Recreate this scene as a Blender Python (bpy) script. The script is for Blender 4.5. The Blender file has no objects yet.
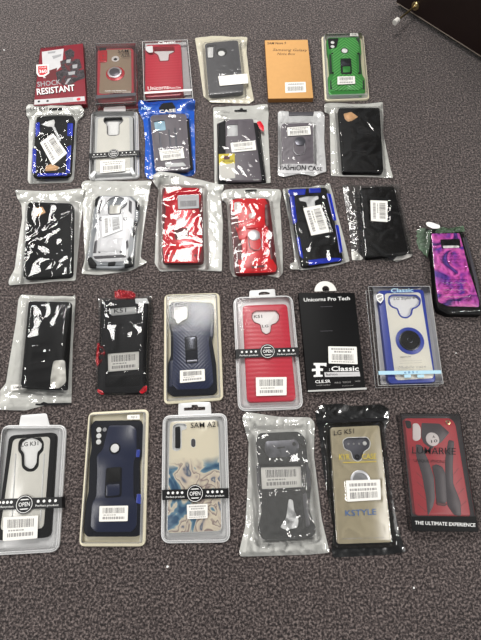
import bpy, math, random
from mathutils import Vector, noise
from mathutils.geometry import delaunay_2d_cdt

C = bpy.context.scene.collection
# ------------------------------------------------------------------ camera: hand-held phone 0.71 m above the carpet, tilted 20 degrees
CAM_H = 0.71
TILT = math.radians(20)
F = 462.0
cs, sn = math.cos(TILT), math.sin(TILT)

def ground(px, py, z_mm=0.0):
    """where the sight line through a pixel meets the level z_mm above the carpet, in mm"""
    a, b = (px - 240.5) / F, (320 - py) / F
    d = (a, sn + b * cs, -cs + b * sn)
    t = (CAM_H * 1000 - z_mm) / -d[2]
    return (d[0] * t, d[1] * t)

# ------------------------------------------------------------------ materials (all procedural)
MATS = {}
def lin(c):
    r = []
    for v in c:
        v /= 255.0
        r.append(v / 12.92 if v <= .04045 else ((v + .055) / 1.055) ** 2.4)
    return r

def newmat(name):
    m = bpy.data.materials.new(name)
    m.use_nodes = True
    nt = m.node_tree
    nt.nodes.clear()
    out = nt.nodes.new('ShaderNodeOutputMaterial')
    MATS[name] = m
    return m, nt, out

def solid(name, col, rough=.45, metal=0.0, var=.08, scale=90, bump=0.0, bscale=400, coat=0.0, spec=.5, transl=0):
    m, nt, out = newmat(name)
    p = nt.nodes.new('ShaderNodeBsdfPrincipled')
    p.inputs['Roughness'].default_value = rough
    p.inputs['Metallic'].default_value = metal
    p.inputs['Coat Weight'].default_value = coat
    p.inputs['Specular IOR Level'].default_value = spec
    tc = nt.nodes.new('ShaderNodeTexCoord')
    n = nt.nodes.new('ShaderNodeTexNoise'); n.inputs['Scale'].default_value = scale; n.inputs['Detail'].default_value = 3
    nt.links.new(tc.outputs['Object'], n.inputs['Vector'])
    r = nt.nodes.new('ShaderNodeMix'); r.data_type = 'RGBA'
    l = lin(col)
    r.inputs['A'].default_value = [max(0, x * (1 - var)) for x in l] + [1]
    r.inputs['B'].default_value = [min(1, x * (1 + var)) for x in l] + [1]
    nt.links.new(n.outputs['Fac'], r.inputs['Factor'])
    nt.links.new(r.outputs['Result'], p.inputs['Base Color'])
    if bump:
        n2 = nt.nodes.new('ShaderNodeTexNoise'); n2.inputs['Scale'].default_value = bscale; n2.inputs['Detail'].default_value = 2
        nt.links.new(tc.outputs['Object'], n2.inputs['Vector'])
        b = nt.nodes.new('ShaderNodeBump'); b.inputs['Strength'].default_value = bump; b.inputs['Distance'].default_value = .001
        nt.links.new(n2.outputs['Fac'], b.inputs['Height']); nt.links.new(b.outputs['Normal'], p.inputs['Normal'])
    nt.links.new(p.outputs[0], out.inputs[0])
    return m

def striped(name, c1, c2, scale, angle=0.0, rough=.4, distort=0.0, bump=.5, mirror=False):
    """brushed or ribbed shell: wave bands across the thing"""
    m, nt, out = newmat(name)
    p = nt.nodes.new('ShaderNodeBsdfPrincipled'); p.inputs['Roughness'].default_value = rough
    tc = nt.nodes.new('ShaderNodeTexCoord')
    mp = nt.nodes.new('ShaderNodeMapping'); mp.inputs['Rotation'].default_value[2] = angle
    src = tc.outputs['Object']
    if mirror:
        ab = nt.nodes.new('ShaderNodeVectorMath'); ab.operation = 'ABSOLUTE'
        mp.inputs['Location'].default_value[1] = 0
        sx = nt.nodes.new('ShaderNodeSeparateXYZ'); nt.links.new(src, sx.inputs[0])
        a = nt.nodes.new('ShaderNodeMath'); a.operation = 'ABSOLUTE'; nt.links.new(sx.outputs[0], a.inputs[0])
        cx = nt.nodes.new('ShaderNodeCombineXYZ'); nt.links.new(a.outputs[0], cx.inputs[0]); nt.links.new(sx.outputs[1], cx.inputs[1])
        src = cx.outputs[0]
    nt.links.new(src, mp.inputs['Vector'])
    w = nt.nodes.new('ShaderNodeTexWave'); w.inputs['Scale'].default_value = scale
    w.inputs['Distortion'].default_value = distort; w.bands_direction = 'Y'; w.inputs['Detail'].default_value = 2
    nt.links.new(mp.outputs[0], w.inputs['Vector'])
    r = nt.nodes.new('ShaderNodeMix'); r.data_type = 'RGBA'
    r.inputs['A'].default_value = lin(c1) + [1]; r.inputs['B'].default_value = lin(c2) + [1]
    nt.links.new(w.outputs['Fac'], r.inputs['Factor']); nt.links.new(r.outputs['Result'], p.inputs['Base Color'])
    b = nt.nodes.new('ShaderNodeBump'); b.inputs['Strength'].default_value = bump; b.inputs['Distance'].default_value = .0008
    nt.links.new(w.outputs['Fac'], b.inputs['Height']); nt.links.new(b.outputs['Normal'], p.inputs['Normal'])
    nt.links.new(p.outputs[0], out.inputs[0])
    return m

def swirl(name, stops, scale=16, distort=9, rough=.25, stretch=(1, 1, 1), phase=0.0, noise_scale=3.0):
    """marbled print: bands bent by noise, run through a colour ramp"""
    m, nt, out = newmat(name)
    p = nt.nodes.new('ShaderNodeBsdfPrincipled'); p.inputs['Roughness'].default_value = rough
    tc = nt.nodes.new('ShaderNodeTexCoord')
    mp = nt.nodes.new('ShaderNodeMapping'); mp.inputs['Scale'].default_value = stretch; mp.inputs['Rotation'].default_value[2] = .6
    mp.inputs['Location'].default_value = (phase, phase * .7, 0)
    nt.links.new(tc.outputs['Object'], mp.inputs[0])
    n = nt.nodes.new('ShaderNodeTexNoise'); n.inputs['Scale'].default_value = scale; n.inputs['Detail'].default_value = 2.2
    n.inputs['Distortion'].default_value = distort; n.inputs['Roughness'].default_value = .45
    nt.links.new(mp.outputs[0], n.inputs['Vector'])
    cr = nt.nodes.new('ShaderNodeValToRGB')
    el = cr.color_ramp.elements
    for i, (pos, c) in enumerate(stops):
        e = el[i] if i < 2 else el.new(pos)
        e.position = pos; e.color = lin(c) + [1]
    nt.links.new(n.outputs['Fac'], cr.inputs[0]); nt.links.new(cr.outputs[0], p.inputs['Base Color'])
    nt.links.new(p.outputs[0], out.inputs[0])
    return m, nt, cr, p, tc

def clear(name, tint=(252, 252, 252), haze=.025, hazecol=(225, 225, 222), rough=.06, gain=1.2, base=.0, bump=0.0, bscale=160):
    """clear plastic: see-through, with a mirror-like skin and a slight milky haze"""
    m, nt, out = newmat(name)
    t = nt.nodes.new('ShaderNodeBsdfTransparent'); t.inputs[0].default_value = lin(tint) + [1]
    d = nt.nodes.new('ShaderNodeBsdfDiffuse'); d.inputs[0].default_value = lin(hazecol) + [1]
    g = nt.nodes.new('ShaderNodeBsdfGlossy'); g.inputs['Roughness'].default_value = rough
    m1 = nt.nodes.new('ShaderNodeMixShader'); m2 = nt.nodes.new('ShaderNodeMixShader')
    m1.inputs[0].default_value = haze
    nt.links.new(t.outputs[0], m1.inputs[1]); nt.links.new(d.outputs[0], m1.inputs[2])
    fr = nt.nodes.new('ShaderNodeFresnel'); fr.inputs[0].default_value = 1.5
    ma = nt.nodes.new('ShaderNodeMath'); ma.operation = 'MULTIPLY_ADD'; ma.use_clamp = True
    ma.inputs[1].default_value = gain; ma.inputs[2].default_value = base
    nt.links.new(fr.outputs[0], ma.inputs[0]); nt.links.new(ma.outputs[0], m2.inputs[0])
    nt.links.new(m1.outputs[0], m2.inputs[1]); nt.links.new(g.outputs[0], m2.inputs[2])
    if bump:
        tc = nt.nodes.new('ShaderNodeTexCoord')
        n = nt.nodes.new('ShaderNodeTexNoise'); n.inputs['Scale'].default_value = bscale; n.inputs['Detail'].default_value = 3
        nt.links.new(tc.outputs['Object'], n.inputs['Vector'])
        b = nt.nodes.new('ShaderNodeBump'); b.inputs['Strength'].default_value = bump; b.inputs['Distance'].default_value = .002
        nt.links.new(n.outputs['Fac'], b.inputs['Height'])
        nt.links.new(b.outputs['Normal'], g.inputs['Normal']); nt.links.new(b.outputs['Normal'], fr.inputs['Normal'])
    nt.links.new(m2.outputs[0], out.inputs[0])
    return m

# ------------------------------------------------------------------ 2-D shape helpers (mm, in the thing's own frame)
def area(p):
    return .5 * sum(p[i][0] * p[(i + 1) % len(p)][1] - p[(i + 1) % len(p)][0] * p[i][1] for i in range(len(p)))

def ccw(p):
    p = [tuple(q[:2]) for q in p]
    return p if area(p) > 0 else p[::-1]

def rounded(p, r, n=5):
    """corners of a polygon replaced by arcs; r a number or one per corner"""
    out = []
    N = len(p)
    for i in range(N):
        a, b, c = Vector(p[i - 1]), Vector(p[i]), Vector(p[(i + 1) % N])
        rr = r[i] if isinstance(r, (list, tuple)) else r
        la, lc = (a - b).length, (c - b).length
        t = min(rr, la * .49, lc * .49)
        if t < .05:
            out.append(tuple(b)); continue
        p0 = b + (a - b) / la * t
        p2 = b + (c - b) / lc * t
        for k in range(n + 1):
            s = k / n
            # between a quadratic curve and a true arc
            q = p0 * (1 - s) ** 2 + b * 2 * s * (1 - s) + p2 * s * s
            out.append(tuple(q))
    return out

def inset(p, d):
    """outline moved inwards by d (p counter-clockwise)"""
    N = len(p); out = []
    for i in range(N):
        a, b, c = Vector(p[i - 1]), Vector(p[i]), Vector(p[(i + 1) % N])
        e1, e2 = (b - a), (c - b)
        if e1.length < 1e-6: e1 = e2
        if e2.length < 1e-6: e2 = e1
        n1 = Vector((-e1.y, e1.x)).normalized(); n2 = Vector((-e2.y, e2.x)).normalized()
        m = n1 + n2
        if m.length < 1e-3: m = n1
        m.normalize()
        k = max(.4, m.dot(n1))
        q = b + m * (d / k)
        out.append(tuple(q))
    return out

def inside(pt, poly):
    x, y = pt[0], pt[1]; c = False; j = len(poly) - 1
    for i in range(len(poly)):
        xi, yi = poly[i][0], poly[i][1]; xj, yj = poly[j][0], poly[j][1]
        if (yi > y) != (yj > y) and x < (xj - xi) * (y - yi) / (yj - yi) + xi:
            c = not c
        j = i
    return c

def segdist(pt, poly):
    best = 1e9; x, y = pt[0], pt[1]
    for i in range(len(poly)):
        ax, ay = poly[i - 1][0], poly[i - 1][1]; bx, by = poly[i][0], poly[i][1]
        dx, dy = bx - ax, by - ay
        L = dx * dx + dy * dy
        t = 0 if L < 1e-9 else max(0, min(1, ((x - ax) * dx + (y - ay) * dy) / L))
        d = math.hypot(x - ax - t * dx, y - ay - t * dy)
        if d < best: best = d
    return best

def sdist(pt, poly):
    d = segdist(pt, poly)
    return -d if inside(pt, poly) else d

def resample(p, step):
    out = []
    for i in range(len(p)):
        a, b = Vector(p[i][:2]), Vector(p[(i + 1) % len(p)][:2])
        n = max(1, int((b - a).length / step))
        for k in range(n):
            out.append(tuple(a + (b - a) * k / n))
    return out

def fill(outer, holes=(), pts=()):
    """triangulate outer minus holes; returns points, triangles"""
    v = []; e = []
    for loop in [outer] + list(holes):
        s = len(v); v += [Vector(q[:2]) for q in loop]
        e += [(s + i, s + (i + 1) % len(loop)) for i in range(len(loop))]
    v += [Vector(q[:2]) for q in pts]
    vo, eo, fo, *_ = delaunay_2d_cdt(v, e, [], 0, 1e-5)
    tri = []
    for f in fo:
        cx = sum(vo[i].x for i in f) / len(f); cy = sum(vo[i].y for i in f) / len(f)
        if inside((cx, cy), outer) and not any(inside((cx, cy), h) for h in holes):
            a = area([(vo[i].x, vo[i].y) for i in f])
            tri.append(tuple(f) if a > 0 else tuple(f)[::-1])
    return [(q.x, q.y) for q in vo], tri

# ------------------------------------------------------------------ mesh builder (mm)
class MB:
    def __init__(s): s.v = []; s.f = []; s.m = []; s.mats = []
    def mi(s, m):
        if m not in s.mats: s.mats.append(m)
        return s.mats.index(m)
    def add(s, vs, fs, m):
        o = len(s.v); k = s.mi(m)
        s.v += [tuple(q) for q in vs]
        for f in fs:
            s.f.append(tuple(i + o for i in f)); s.m.append(k)
    def cap(s, outer, z, m, holes=(), flip=False, zf=None):
        vo, tr = fill(outer, holes)
        s.add([(x, y, z) for x, y in vo], [t[::-1] if flip else t for t in tr], m)
    def wall(s, a, za, b, zb, m, flip=False):
        n = len(a)
        vs = [(x, y, za) for x, y in a] + [(x, y, zb) for x, y in b]
        fs = [(i, (i + 1) % n, n + (i + 1) % n, n + i) for i in range(n)]
        s.add(vs, [f[::-1] if flip else f for f in fs], m)
    def prism(s, outer, z0, z1, m, bev=0.0, holes=(), bottom=True, top=True, side=None):
        outer = ccw(outer); holes = [ccw(h) for h in holes]
        sm = side or m
        if bev > 0:
            r1 = inset(outer, bev * .3); r2 = inset(outer, bev)
            s.wall(outer, z0, outer, z1 - bev, sm)
            s.wall(outer, z1 - bev, r1, z1 - bev * .3, sm)
            s.wall(r1, z1 - bev * .3, r2, z1, sm)
            tp = r2
        else:
            s.wall(outer, z0, outer, z1, sm); tp = outer
        if top: s.cap(tp, z1, m, holes)
        if bottom: s.cap(outer, z0, m, holes, flip=True)
        for h in holes: s.wall(h, z0, h, z1, sm, flip=True)
    def tube(s, path, r, m, n=8, closed=False):
        P = [Vector(p) for p in path]; N = len(P); rings = []
        for i in range(N):
            if closed: t = P[(i + 1) % N] - P[i - 1]
            else: t = P[min(i + 1, N - 1)] - P[max(i - 1, 0)]
            t.normalize()
            u = t.cross(Vector((0, 0, 1)))
            if u.length < .01: u = t.cross(Vector((1, 0, 0)))
            u.normalize(); w = u.cross(t)
            ri = r[i] if isinstance(r, (list, tuple)) else r
            rings.append([tuple(P[i] + (u * math.cos(2 * math.pi * k / n) + w * math.sin(2 * math.pi * k / n)) * ri) for k in range(n)])
        vs = [q for R in rings for q in R]; fs = []
        for i in range(N if closed else N - 1):
            j = (i + 1) % N
            for k in range(n):
                fs.append((i * n + k, i * n + (k + 1) % n, j * n + (k + 1) % n, j * n + k))
        if not closed:
            fs.append(tuple(range(n))[::-1]); fs.append(tuple((N - 1) * n + k for k in range(n)))
        s.add(vs, fs, m)
    def text(s, string, BL, BR, TL, z, m, bold=0.0, zup=None):
        vs, fs, w, h = glyphs(string, bold)
        if not vs: return
        bl, br, tl = Vector(BL), Vector(BR), Vector(TL)
        ex, ey = (br - bl), (tl - bl)
        out = []
        for x, y in vs:
            q = bl + ex * (x / w) + ey * (y / h)
            out.append((q.x, q.y, z(q.x, q.y) if callable(z) else z))
        s.add(out, fs, m)
    def build(s, name, parent=None, smooth=True):
        me = bpy.data.meshes.new(name)
        me.from_pydata([(x * .001, y * .001, z * .001) for x, y, z in s.v], [], s.f)
        for m in s.mats: me.materials.append(MATS[m])
        for p, k in zip(me.polygons, s.m): p.material_index = k
        import bmesh
        bm = bmesh.new(); bm.from_mesh(me)
        bmesh.ops.remove_doubles(bm, verts=bm.verts, dist=2e-6)
        bm.to_mesh(me); bm.free()
        if smooth:
            for p in me.polygons: p.use_smooth = True
            me.set_sharp_from_angle(angle=math.radians(38))
        me.update()
        o = bpy.data.objects.new(name, me); C.objects.link(o)
        if parent is not None: o.parent = parent
        return o

GL = {}
def glyphs(string, bold):
    key = (string, bold)
    if key in GL: return GL[key]
    cu = bpy.data.curves.new('t', 'FONT'); cu.body = string; cu.size = 10; cu.resolution_u = 2
    cu.offset = bold
    ob = bpy.data.objects.new('t', cu); C.objects.link(ob)
    dg = bpy.context.evaluated_depsgraph_get()
    me = bpy.data.meshes.new_from_object(ob.evaluated_get(dg))
    vs = [(v.co.x, v.co.y) for v in me.vertices]
    fs = []
    for p in me.polygons:
        if p.area < 1e-9: continue
        t = tuple(p.vertices)
        if area([vs[i] for i in t]) < 0: t = t[::-1]
        fs.append(t)
    bpy.data.meshes.remove(me); bpy.data.objects.remove(ob); bpy.data.curves.remove(cu)
    if vs:
        x0 = min(v[0] for v in vs); y0 = min(v[1] for v in vs); x1 = max(v[0] for v in vs); y1 = max(v[1] for v in vs)
        vs = [(a - x0, b - y0) for a, b in vs]
        GL[key] = (vs, fs, x1 - x0, y1 - y0)
    else: GL[key] = ([], [], 1, 1)
    return GL[key]

# ------------------------------------------------------------------ a packaged thing on the carpet
def tag(o, label=None, cat=None, group=None, kind=None):
    if label: o['label'] = label
    if cat: o['category'] = cat
    if group: o['group'] = group
    if kind: o['kind'] = kind
    return o

class Item:
    """v = (x0, y0, s): measuring frame on the photograph, x0 + cx/s; a, b = bottom and top middle of the thing in it"""
    def __init__(s, name, label, cat, group, v, a, b):
        s.v = v
        A = Vector(s.W(a, 0)); B = Vector(s.W(b, 0))
        s.o = (A + B) / 2; d = (B - A).normalized(); s.up = d; s.right = Vector((d.y, -d.x))
        e = bpy.data.objects.new(name, None); C.objects.link(e)
        e.empty_display_size = .02
        e.location = (s.o.x * .001, s.o.y * .001, 0); e.rotation_euler = (0, 0, math.atan2(-d.x, d.y))
        tag(e, label, cat, group); s.e = e
        s.rng = random.Random(int(v[0] * 31 + v[1] * 7))
    def W(s, p, z):
        return ground(s.v[0] + p[0] / s.v[2], s.v[1] + p[1] / s.v[2], z)
    def L(s, p, z=0.0):
        q = Vector(s.W(p, z)) - s.o
        return (q.dot(s.right), q.dot(s.up))
    def poly(s, pts, z=0.0): return ccw([s.L(p, z) for p in pts])

def pl(it, parent, name, pts, z0, z1, mat, r=0, bev=0, holes=(), hr=2.0, local=False, side=None, bottom=True, extra=None):
    """a plate with rounded corners, bevelled top edge and real holes"""
    P = pts if local else [it.L(p, z1) for p in pts]
    if r: P = rounded(P, r)
    H = [rounded([it.L(p, z1) for p in h], hr) for h in holes]
    mb = MB(); mb.prism(P, z0, z1, mat, bev, H, side=side, bottom=bottom)
    if extra: extra(mb)
    return mb.build(name, parent)

def mmpp(it, c, z):
    a = it.L(c, z); b = it.L((c[0] + it.v[2], c[1]), z)
    return math.hypot(b[0] - a[0], b[1] - a[1])

def circ(it, c, r, z, n=28, ry=None):
    """circle about c; r in photograph pixels, turned into mm at that spot"""
    x, y = it.L(c, z)
    r = r * mmpp(it, c, z)
    return [(x + r * math.cos(2 * math.pi * k / n), y + (ry or r) * math.sin(2 * math.pi * k / n)) for k in range(n)]

def disc(it, parent, name, c, r, z0, z1, mat, bev=.4, hole=0, extra=None):
    mb = MB(); mb.prism(circ(it, c, r, z1), z0, z1, mat, bev, [circ(it, c, hole, z1)] if hole else [])
    if extra: extra(mb)
    return mb.build(name, parent)

def txt(it, mb, string, x0, y0, x1, y1, h, z, mat='print_white', bold=0.0, slant=0.0, zproj=4):
    """lettering: base line from (x0,y0) to (x1,y1), h tall, in the measuring frame"""
    zf = z
    if callable(z): z = zproj
    a = Vector(it.L((x0, y0), z)); b = Vector(it.L((x1, y1), z))
    dx, dy = x1 - x0, y1 - y0; n = math.hypot(dx, dy)
    t = Vector(it.L((x0 + h * dy / n + slant * h, y0 - h * dx / n), z))
    mb.text(string, a, b, t, zf, mat, bold)

def letter(it, parent, name, *a, **k):
    mb = MB(); txt(it, mb, *a, **k); return mb.build(name, parent)

def stroke(it, mb, pts, w, z, mat='ink'):
    """pen line through points"""
    P = [Vector(it.L(p, z)) for p in pts]
    for i in range(len(P) - 1):
        d = P[i + 1] - P[i]
        if d.length < 1e-6: continue
        d.normalize(); n = Vector((-d.y, d.x)) * w / 2
        a, b = P[i] - d * w * .3, P[i + 1] + d * w * .3
        mb.add([(a.x - n.x, a.y - n.y, z), (b.x - n.x, b.y - n.y, z), (b.x + n.x, b.y + n.y, z), (a.x + n.x, a.y + n.y, z)], [(0, 1, 2, 3)], mat)

def sticker(it, parent, quad, z, name='price_sticker', style='bar_top', vert=False, mat='sticker', th=.25, r=1.2, rows=None, writing=None):
    """white sticker with a bar code and rows of small print; quad = TL, TR, BR, BL"""
    Q = [Vector(it.L(p, z)) for p in quad]
    mb = MB(); mb.prism(rounded([tuple(q) for q in Q], r), z, z + th, mat, 0)
    if vert: Q = [Q[1], Q[2], Q[3], Q[0]]
    def at(u, v): return (Q[0] * (1 - u) + Q[1] * u) * (1 - v) + (Q[3] * (1 - u) + Q[2] * u) * v
    zz = z + th + .08
    def rect(u0, v0, u1, v1, m='ink'):
        P = [at(u0, v1), at(u1, v1), at(u1, v0), at(u0, v0)]
        mb.add([(p.x, p.y, zz) for p in P], [(0, 1, 2, 3)], m)
    def bars(v0, v1, a=.12, b=.88):
        u = a
        while u < b:
            w = it.rng.choice([.008, .012, .02]); rect(u, v0, min(u + w, b), v1, 'bar_ink'); u += w + it.rng.choice([.01, .014, .022])
    def words(v0, v1, a=.1, b=.9):
        u = a
        while u < b:
            w = it.rng.uniform(.03, .09); rect(u, v0, min(u + w, b), v1, 'print_grey'); u += w + .02
    if style == 'bar_top':
        bars(.12, .48); words(.56, .62, .15, .6); words(.7, .86, .12, .88)
    elif style == 'bar_mid':
        words(.1, .2); words(.26, .36, .2, .8); bars(.45, .8); words(.86, .92)
    elif style == 'bar_low':
        words(.14, .26, .15, .9); bars(.42, .84)
    elif style == 'text':
        words(.15, .3); words(.4, .52); bars(.58, .88, .1, .9)
    elif style == 'plain':
        pass
    if writing:
        for (s_, u0, v0, u1, v1) in writing:
            mb.text(s_, at(u0, v1), at(u1, v1), at(u0, v0), zz, 'ink', .03)
    return mb.build(name, parent)

def smooth01(t):
    t = max(0, min(1, t)); return t * t * (3 - 2 * t)

def ridged(x, y, sc, seed):
    wx = noise.noise(Vector((x / (sc * 2), y / (sc * 2), seed + 7.3))) * sc * .9
    wy = noise.noise(Vector((x / (sc * 2), y / (sc * 2), seed + 19.1))) * sc * .9
    a = 1 - abs(noise.noise(Vector(((x + wx) / sc, (y + wy) / sc, seed)))) * 2.2
    b = 1 - abs(noise.noise(Vector(((x + wx) / (sc * .5), (y + wy) / (sc * .5), seed + 3)))) * 2.2
    return a * .92 + b * .08

def sheet(it, parent, name, outline, zf, mat, step=2.0, extra=None, folds=()):
    """thin film or paper: a fine mesh over the outline with its own relief"""
    out = resample(outline, step * 1.3)
    xs = [p[0] for p in out]; ys = [p[1] for p in out]
    pts = []; x = min(xs)
    row = 0
    y = min(ys)
    while y < max(ys):
        x = min(xs) + (step * .5 if row % 2 else 0)
        while x < max(xs):
            q = (x + it.rng.uniform(-.3, .3) * step, y + it.rng.uniform(-.3, .3) * step)
            if inside(q, out) and segdist(q, outline) > step * .45: pts.append(q)
            x += step
        y += step * .87; row += 1
    vo, tr = fill(out, (), pts)
    mb = MB(); mb.add([(a, b, zf(a, b)) for a, b in vo], tr, mat)
    if extra: extra(mb)
    o = mb.build(name, parent, smooth=False)
    for p in o.data.polygons: p.use_smooth = True
    return o

def bag(it, outline, case, ztop, back='pearl_bag', film='film', amp=2.0, sc=14, seed=1.0, flats=(), fall=9, backamp=1.0, step=2.0, margin=.5, raised=(), r=3, slot=None, backname='bag_back', filmname='clear_film', bag_z=0.4, bulge=0):
    """a flat plastic pouch: opaque back, clear front drawn tight over the case
    outline points may carry a third value, the height of that spot above the carpet"""
    raw = [(it.L(p[:2], p[2] if len(p) > 2 else 0), p[2] if len(p) > 2 else 0) for p in outline]
    O = [q[0] for q in raw]
    if area(O) < 0: O = O[::-1]
    lifts = [(q, z) for q, z in raw]
    anyl = any(z for _, z in lifts)
    O = rounded(O, r, 3)
    cs_ = [it.L(p, ztop) for p in case]
    FL = [[it.L(p, ztop) for p in f] for f in flats]
    ymid = sum(p[1] for p in cs_) / len(cs_); yh = max(p[1] for p in cs_) - ymid
    def lift(x, y):
        if not anyl: return 0
        n = d = 0
        for q, z in lifts:
            w = 1 / (((x - q[0]) ** 2 + (y - q[1]) ** 2) ** 1.5 + 5); n += w * z; d += w
        return n / d
    def core(x, y):
        d = sdist((x, y), cs_)
        return smooth01(1 - d / fall), d
    def zb(x, y):
        t, d = core(x, y)
        e = segdist((x, y), O)
        w = backamp * (.5 + .5 * ridged(x, y, 13, seed + 40)) * (1 - t)
        return bag_z + w * min(1, .35 + e / 12) + max(lift(x, y) * (1 - t), 0)
    def zt(x, y):
        t, d = core(x, y)
        low = zb(x, y) + .45
        hi = ztop + .35
        k = 1.0
        for f in FL:
            k = min(k, smooth01(sdist((x, y), f) / 4))
        if bulge: hi += bulge * max(0, 1 - (abs(y - ymid) / yh) ** 2) * min(1, max(0, -d / 6))
        wr = amp * max(0, .45 + .55 * ridged(x, y, sc, seed)) * k
        e = min(1, segdist((x, y), O) / 6)
        return low * (1 - t) + hi * t + wr * (t + (1 - t) * .55 * e)
    bk = sheet(it, it.e, backname, O, zb, back, step * 1.3) if back else None
    fm = sheet(it, it.e, filmname, O, zt, film, step)
    it.zt = zt
    return bk, fm

def case(it, quad, z0, z1, mat, r=9, bev=1.6, holes=(), hr=2.5, name='phone_case', lens='case_inner', side=None, label=None):
    o = pl(it, it.e, name, quad, z0, z1, mat, r, bev, holes, hr, side=side)
    if label: o['label'] = label
    return o

def lip(it, parent, pts, z, w, h, mat, r=2.5, name='camera_frame'):
    """raised rim round an opening"""
    P = ccw(rounded([it.L(p, z) for p in pts], r))
    mb = MB(); mb.prism(inset(P, -w), z, z + h, mat, min(.4, h * .4), [P])
    return mb.build(name, parent)

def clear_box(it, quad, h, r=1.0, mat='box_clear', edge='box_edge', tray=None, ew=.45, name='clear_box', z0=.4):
    P = ccw(rounded([it.L(p, h) for p in quad], r, 3))
    mb = MB()
    mb.wall(P, z0, P, h, mat); mb.cap(P, h, mat); mb.cap(P, z0, mat, flip=True)
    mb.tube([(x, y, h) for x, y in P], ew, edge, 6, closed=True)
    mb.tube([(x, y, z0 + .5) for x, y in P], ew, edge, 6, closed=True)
    return mb.build(name, it.e)

def blister(it, outer, zc, tray='tray_frost', cover='cover_clear', wall='cover_wall', r=12, rim=4.5, tabq=None, slot=None, lipw=1.6, base='tray_frost'):
    """thermoformed tray with a rim and a clear raised cover"""
    O = ccw(rounded([it.L(p, 2) for p in outer], r, 6))
    mb = MB(); mb.prism(O, .3, 1.6, base, .4)
    # rolled rim
    mb.prism(O, 1.6, 4.2, tray, 1.0, [inset(O, rim)])
    t = mb.build('tray', it.e)
    I = inset(O, rim * .8)
    mb = MB(); J = inset(I, 1.0); K = inset(I, 2.6)
    mb.wall(I, 4.0, J, zc - 2, wall); mb.wall(J, zc - 2, K, zc, wall); mb.cap(K, zc, cover)
    if lipw: mb.tube([(x, y, 4.4) for x, y in inset(O, rim * .45)], lipw * .5, wall, 6, closed=True)
    c = mb.build('clear_cover', it.e)
    if tabq:
        P = ccw(rounded([it.L(p, 3) for p in tabq], 3, 4))
        H = [ccw(rounded([it.L(p, 3) for p in slot], 1.2, 3))] if slot else []
        mb = MB(); mb.prism(P, 2.0, 3.2, tray, .3, H); mb.build('hang_tab', it.e)
    return t, c

def band(it, L0, L1, w, cc, cr, z, zr=None, words=True):
    """printed paper strap across a blister, round seal in the middle; L0, L1 centre line ends, w width (frame px)"""
    (x0, y0), (x1, y1) = L0, L1
    dx, dy = x1 - x0, y1 - y0; n = math.hypot(dx, dy); nx, ny = -dy / n * w / 2, dx / n * w / 2
    q = [(x0 - nx, y0 - ny), (x1 - nx, y1 - ny), (x1 + nx, y1 + ny), (x0 + nx, y0 + ny)]
    P = ccw([it.L(p, z) for p in q])
    mb = MB(); mb.prism(P, z - .05, z + .3, 'band_black', 0)
    # strap ends folded down the sides of the cover
    for a, b in ((q[0], q[3]), (q[1], q[2])):
        A, B = it.L(a, z), it.L(b, z)
        s = 1 if A[0] > 0 else -1
        E = [(A[0], A[1]), (B[0], B[1])]
        mb.add([(E[0][0], E[0][1], z + .3), (E[1][0], E[1][1], z + .3), (E[1][0] + s * 1.5, E[1][1], 4.5), (E[0][0] + s * 1.5, E[0][1], 4.5)], [(0, 1, 2, 3), (3, 2, 1, 0)], 'band_black')
    mb.prism(circ(it, cc, cr, z), z + .2, z + .6, 'band_black', 0)
    zz = z + .7
    cm = cr * mmpp(it, cc, z)
    def ringband(r0, r1):
        a = circ(it, cc, r1, z, 28); b = circ(it, cc, r0, z, 28)
        mb.add([(x, y, zz) for x, y in a] + [(x, y, zz) for x, y in b], [(i, (i + 1) % 28, 28 + (i + 1) % 28, 28 + i) for i in range(28)], 'print_white')
    ringband(cr * .84, cr * .9)
    c = it.L(cc, z)
    mb.text('OPEN', (c[0] - cm * .62, c[1] - cm * .22), (c[0] + cm * .62, c[1] - cm * .22), (c[0] - cm * .62, c[1] + cm * .22), zz, 'print_white', .1)
    mb.add([(c[0] + dx_ * cm * .5, c[1] + dy_ * cm * .42, zz) for dx_, dy_ in ((-1, 1.05), (1, 1.05), (.7, 1.3), (-.7, 1.3))], [(0, 1, 2, 3)], 'print_white')
    mb.add([(c[0] + dx_ * cm * .5, c[1] + dy_ * cm * .42, zz) for dx_, dy_ in ((-.7, -1.3), (.7, -1.3), (1, -1.05), (-1, -1.05))], [(0, 1, 2, 3)], 'print_white')
    zz = z + .38
    rp = cr * it.v[2]
    tt = ((cc[0] - x0) - rp, (x1 - cc[0]) - rp)
    def on(t, v): return (x0 + dx * t + nx * v, y0 + dy * t + ny * v)
    spans = [(0.06, (cc[0] - x0 - rp) / dx - .03), ((cc[0] - x0 + rp) / dx + .03, .95)]
    for a, b in spans:
        if b - a < .08: continue
        A = on(a, .72); B = on(b, .72); T = on(a, .25)
        mb.text('Perfect product', it.L(A, z), it.L(B, z), it.L(T, z), zz, 'print_white', .05)
        for k in range(4):
            p = on(a + (b - a) * (k + .5) / 4, -.35)
            q_ = circ(it, p, w / it.v[2] * .13, z, 8)
            mb.add([(x, y, zz) for x, y in q_], [tuple(range(8))], 'print_white')
    return mb.build('paper_band', it.e)
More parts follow.
